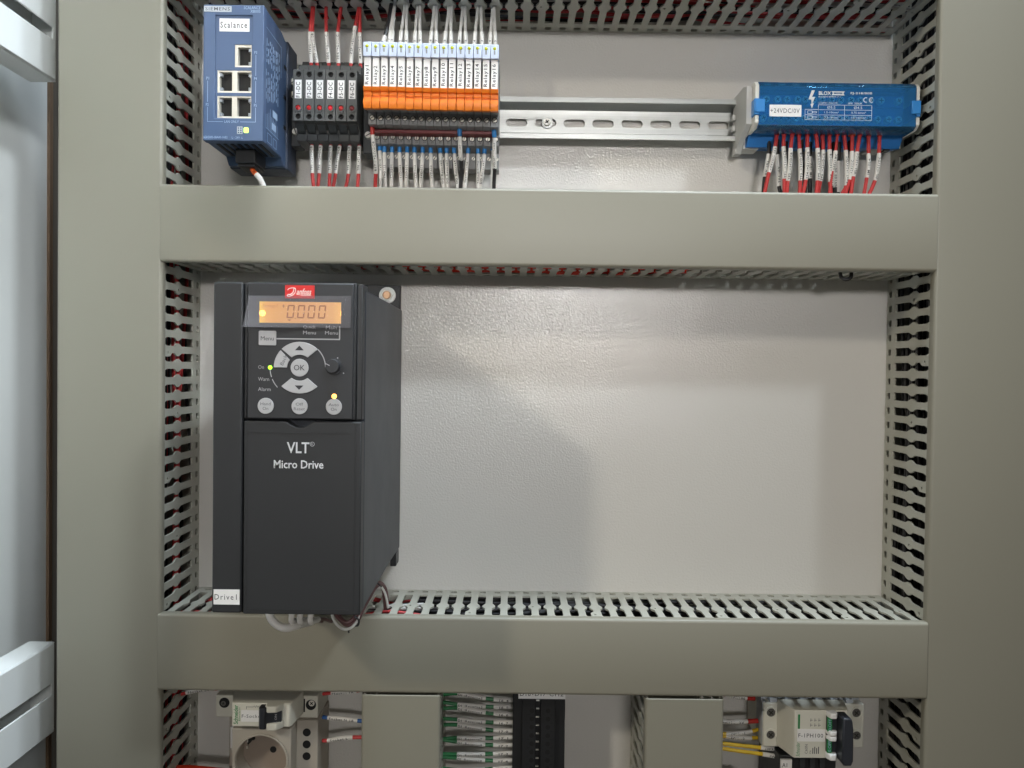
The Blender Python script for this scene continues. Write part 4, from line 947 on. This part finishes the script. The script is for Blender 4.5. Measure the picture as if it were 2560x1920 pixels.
# ------------------------------------------------------------------ lower bay: two-pole breaker
m2 = thing('circuit_breaker', 'two-pole breaker with a white name label and linked grey toggle at lower right', 'circuit breaker', (250, 0, -288))
build(B().box(210.6, 293, 4, 48, -306.0, -270.0), 'housing', 'mcb', m2, bevel=0.8)
build(B().prism('z', [(221.5, 48), (227.4, 68), (228.6, 70), (263.6, 70), (270.6, 69), (272, 66), (276, 48)], -304.6, -266.4), 'nose', 'mcb', m2, bevel=0.6)
for x, z in ((216.7, -277.8), (216.8, -296.0), (286.6, -277.2), (287.0, -295.8)):
    build(B().holed('h', circ(x, z, 5.0, 20), [circ(x, z, 3.6, 20)], 48, 48.7), 'screw_well', 'mcb', m2)
    b = B(); screw(b, x, z, 3.5, 48.02, 48.6, 50, True, 0, 1); build(b, 'terminal_screw', ['mcb_screw', 'slot'], m2)
b = B(); b.box(210.2, 213.4, 30, 46, -306.2, -269.4); b.box(211, 292, 8, 40, -269.9, -263)
for k in range(6): b.box(216+k*12.5, 222+k*12.5, 40, 47, -269.9, -266.5)
build(b, 'end_barrier', 'silver', m2, bevel=0.4)
b = B(); b.box(253.0, 262.0, 70, 72.5, -298.4, -268.8); build(b, 'toggle', 'toggle', m2, bevel=0.4)
tg = [o for o in m2.children if o.name.startswith('toggle')][0]
b = B(); b.box(253.0, 256.4, 72.5, 74.0, -281.5, -270.0); b.box(253.0, 256.4, 72.5, 74.0, -298.2, -287.4); gr = build(b, 'toggle_flag', 'green', m2)
text('0.OFF', 253.6, 255.8, -280.6, -271.4, 74.1, 'bprint', gr, rot=90); text('0.OFF', 253.6, 255.8, -297.4, -288.6, 74.1, 'bprint', gr, rot=90)
for z0, z1 in ((-270.6, -266.2), (-284.3, -280.6), (-288.4, -284.7), (-303.6, -298.6)):
    build(B().prism('z', [(252.9, 69), (252.9, 73), (254.6, 76.6), (259.0, 76.6), (260.4, 74), (260.4, 69)], z0, z1), 'toggle_guard', 'white', m2, bevel=0.8)
build(B().prism('h', [(261.0, -266.8), (267.6, -266.8), (268.6, -270.0), (269.4, -276), (269.6, -300), (268.2, -304), (262, -304), (260.6, -300)], 70, 84), 'linked_handle', 'toggle', m2, bevel=1.2)
ns = [o for o in m2.children if o.name.startswith('nose')][0]
build(B().box(231.0, 232.6, 70, 70.1, -281.2, -269.8), 'green_bar', 'green', m2)
lb = build(B().box(230.6, 252.6, 70, 70.25, -291.2, -281.4), 'name_sticker', 'white', m2)
text('F-1PH100', 231.4, 251.0, -288.0, -284.8, 70.33, 'ink', lb, space=1.12)
text('Schneider', 229.8, 232.8, -303.4, -292.0, 70.1, 'green', ns, rot=90, shear=0.3)
text('C60N', 236.8, 239.0, -301.0, -293.6, 70.1, 'ink_soft', ns, rot=90); text('C6', 240.4, 241.8, -301, -298.4, 70.1, 'ink_soft', ns, rot=90)
b = B()
for i in range(4): b.box(242.8+i*1.5, 243.5+i*1.5, 70, 70.08, -301, -296.4+(i % 2))
for i in range(2):
    for k in range(3): b.box(240.6+k*3.2, 242.6+k*3.2, 70, 70.08, -278.4+i*4, -278.1+i*4); b.box(241+k*3.2, 241.3+k*3.2, 70, 70.08, -279.4+i*4, -276.8+i*4)
build(b, 'printed_marks', 'ink_soft', m2)
text('OFF', 226.0, 227.0, -276.0, -271.0, 48.1, 'ink_soft', ns, rot=90)
# the device below it, only its top edge in frame
ct = thing('contactor', 'black contactor with a white terminal tag, only its top shows under the breaker', 'contactor', (255, 0, -330))
build(B().box(222, 268, 2, 55, -380, -309.5), 'housing', 'black', ct, bevel=0.8)
b = B()
for x in (238, 246, 254): b.box(x, x+4.2, 55, 57, -318.5, -311); screw(b, x+2, -319.5, 1.8, 55, 57.3, 40, True, 0, 1)
build(b, 'terminal_row', ['fuse_dk', 'slot'], ct, bevel=0.3)
lb = build(B().box(222.5, 231.5, 55, 57, -326, -312.4), 'terminal_tag', 'white', ct)
text('A1', 223.6, 227.6, -318.4, -315.0, 57.1, 'ink', lb)
G9 = 'sleeved wires into the side of the two-pole breaker'
wire('red-ended wire, topmost of those left of the two-pole breaker', [(206, 38, -270.5), (200, 39, -269.8), (190, 40, -268.4), (172, 38, -266)], 'red_w', 1.6, (0.20, 0.72), '1PH100', group=G9, up=False, sr=1.8, ferrule='red_f', flen=0.2, fr=1.9)
wire('red-ended wire left of the two-pole breaker, sleeve printed 1PH100 0V', [(209, 38, -289.2), (202, 39, -289.2), (190, 40, -289.4), (172, 38, -290)], 'red_w', 1.6, (0.24, 0.98), '1PH100 :0V', group=G9, up=False, sr=1.9, ferrule='red_f', flen=0.24, fr=2.0)
wire('upper yellow wire with a short sleeve near the two-pole breaker', [(210, 36, -297.2), (203, 38, -298.2), (192, 39, -299.2), (182, 38, -300.4), (168, 36, -301)], 'yellow_w', 1.5, (0.14, 0.64), 'IWR :1', group=G9, up=False, sr=1.8)
wire('second yellow wire, its short sleeve touching the upper one', [(210, 35, -304.6), (203, 37, -304.0), (192, 38, -303.2), (182, 37, -302.8), (168, 36, -302.6)], 'yellow_w', 1.5, (0.14, 0.64), 'IWR :2', group=G9, up=False, sr=1.8)
wire('bare long yellow wire ending in a sleeve under the breaker, printed IWR 3', [(236, 38, -313), (224, 40, -311.4), (212, 41, -310.2), (196, 41, -308.8), (180, 40, -307.6), (166, 38, -307)], 'yellow_w', 1.6, (0.10, 0.36), 'IWR :3', group=G9, up=False, sr=1.85)
wire('lowest yellow wire with a blue ferrule under the breaker, printed IWR 4', [(240, 40, -319.6), (234, 42, -318.2), (224, 42, -316.8), (212, 42, -315.0), (196, 42, -313.2), (180, 40, -311.8), (166, 38, -311)], 'yellow_w', 1.6, (0.10, 0.38), 'IWR :4', group=G9, up=False, sr=1.85, ferrule='blue_f', flen=0.1, fr=2.3)
wire('white sleeved wire end at the bottom edge beside the short duct', [(200, 36, -336.6), (190, 38, -336.0), (178, 38, -335.4), (166, 36, -335)], 'white_w', 1.5, (0.05, 0.7), 'IWR2', group=G9, up=False, sr=1.8)
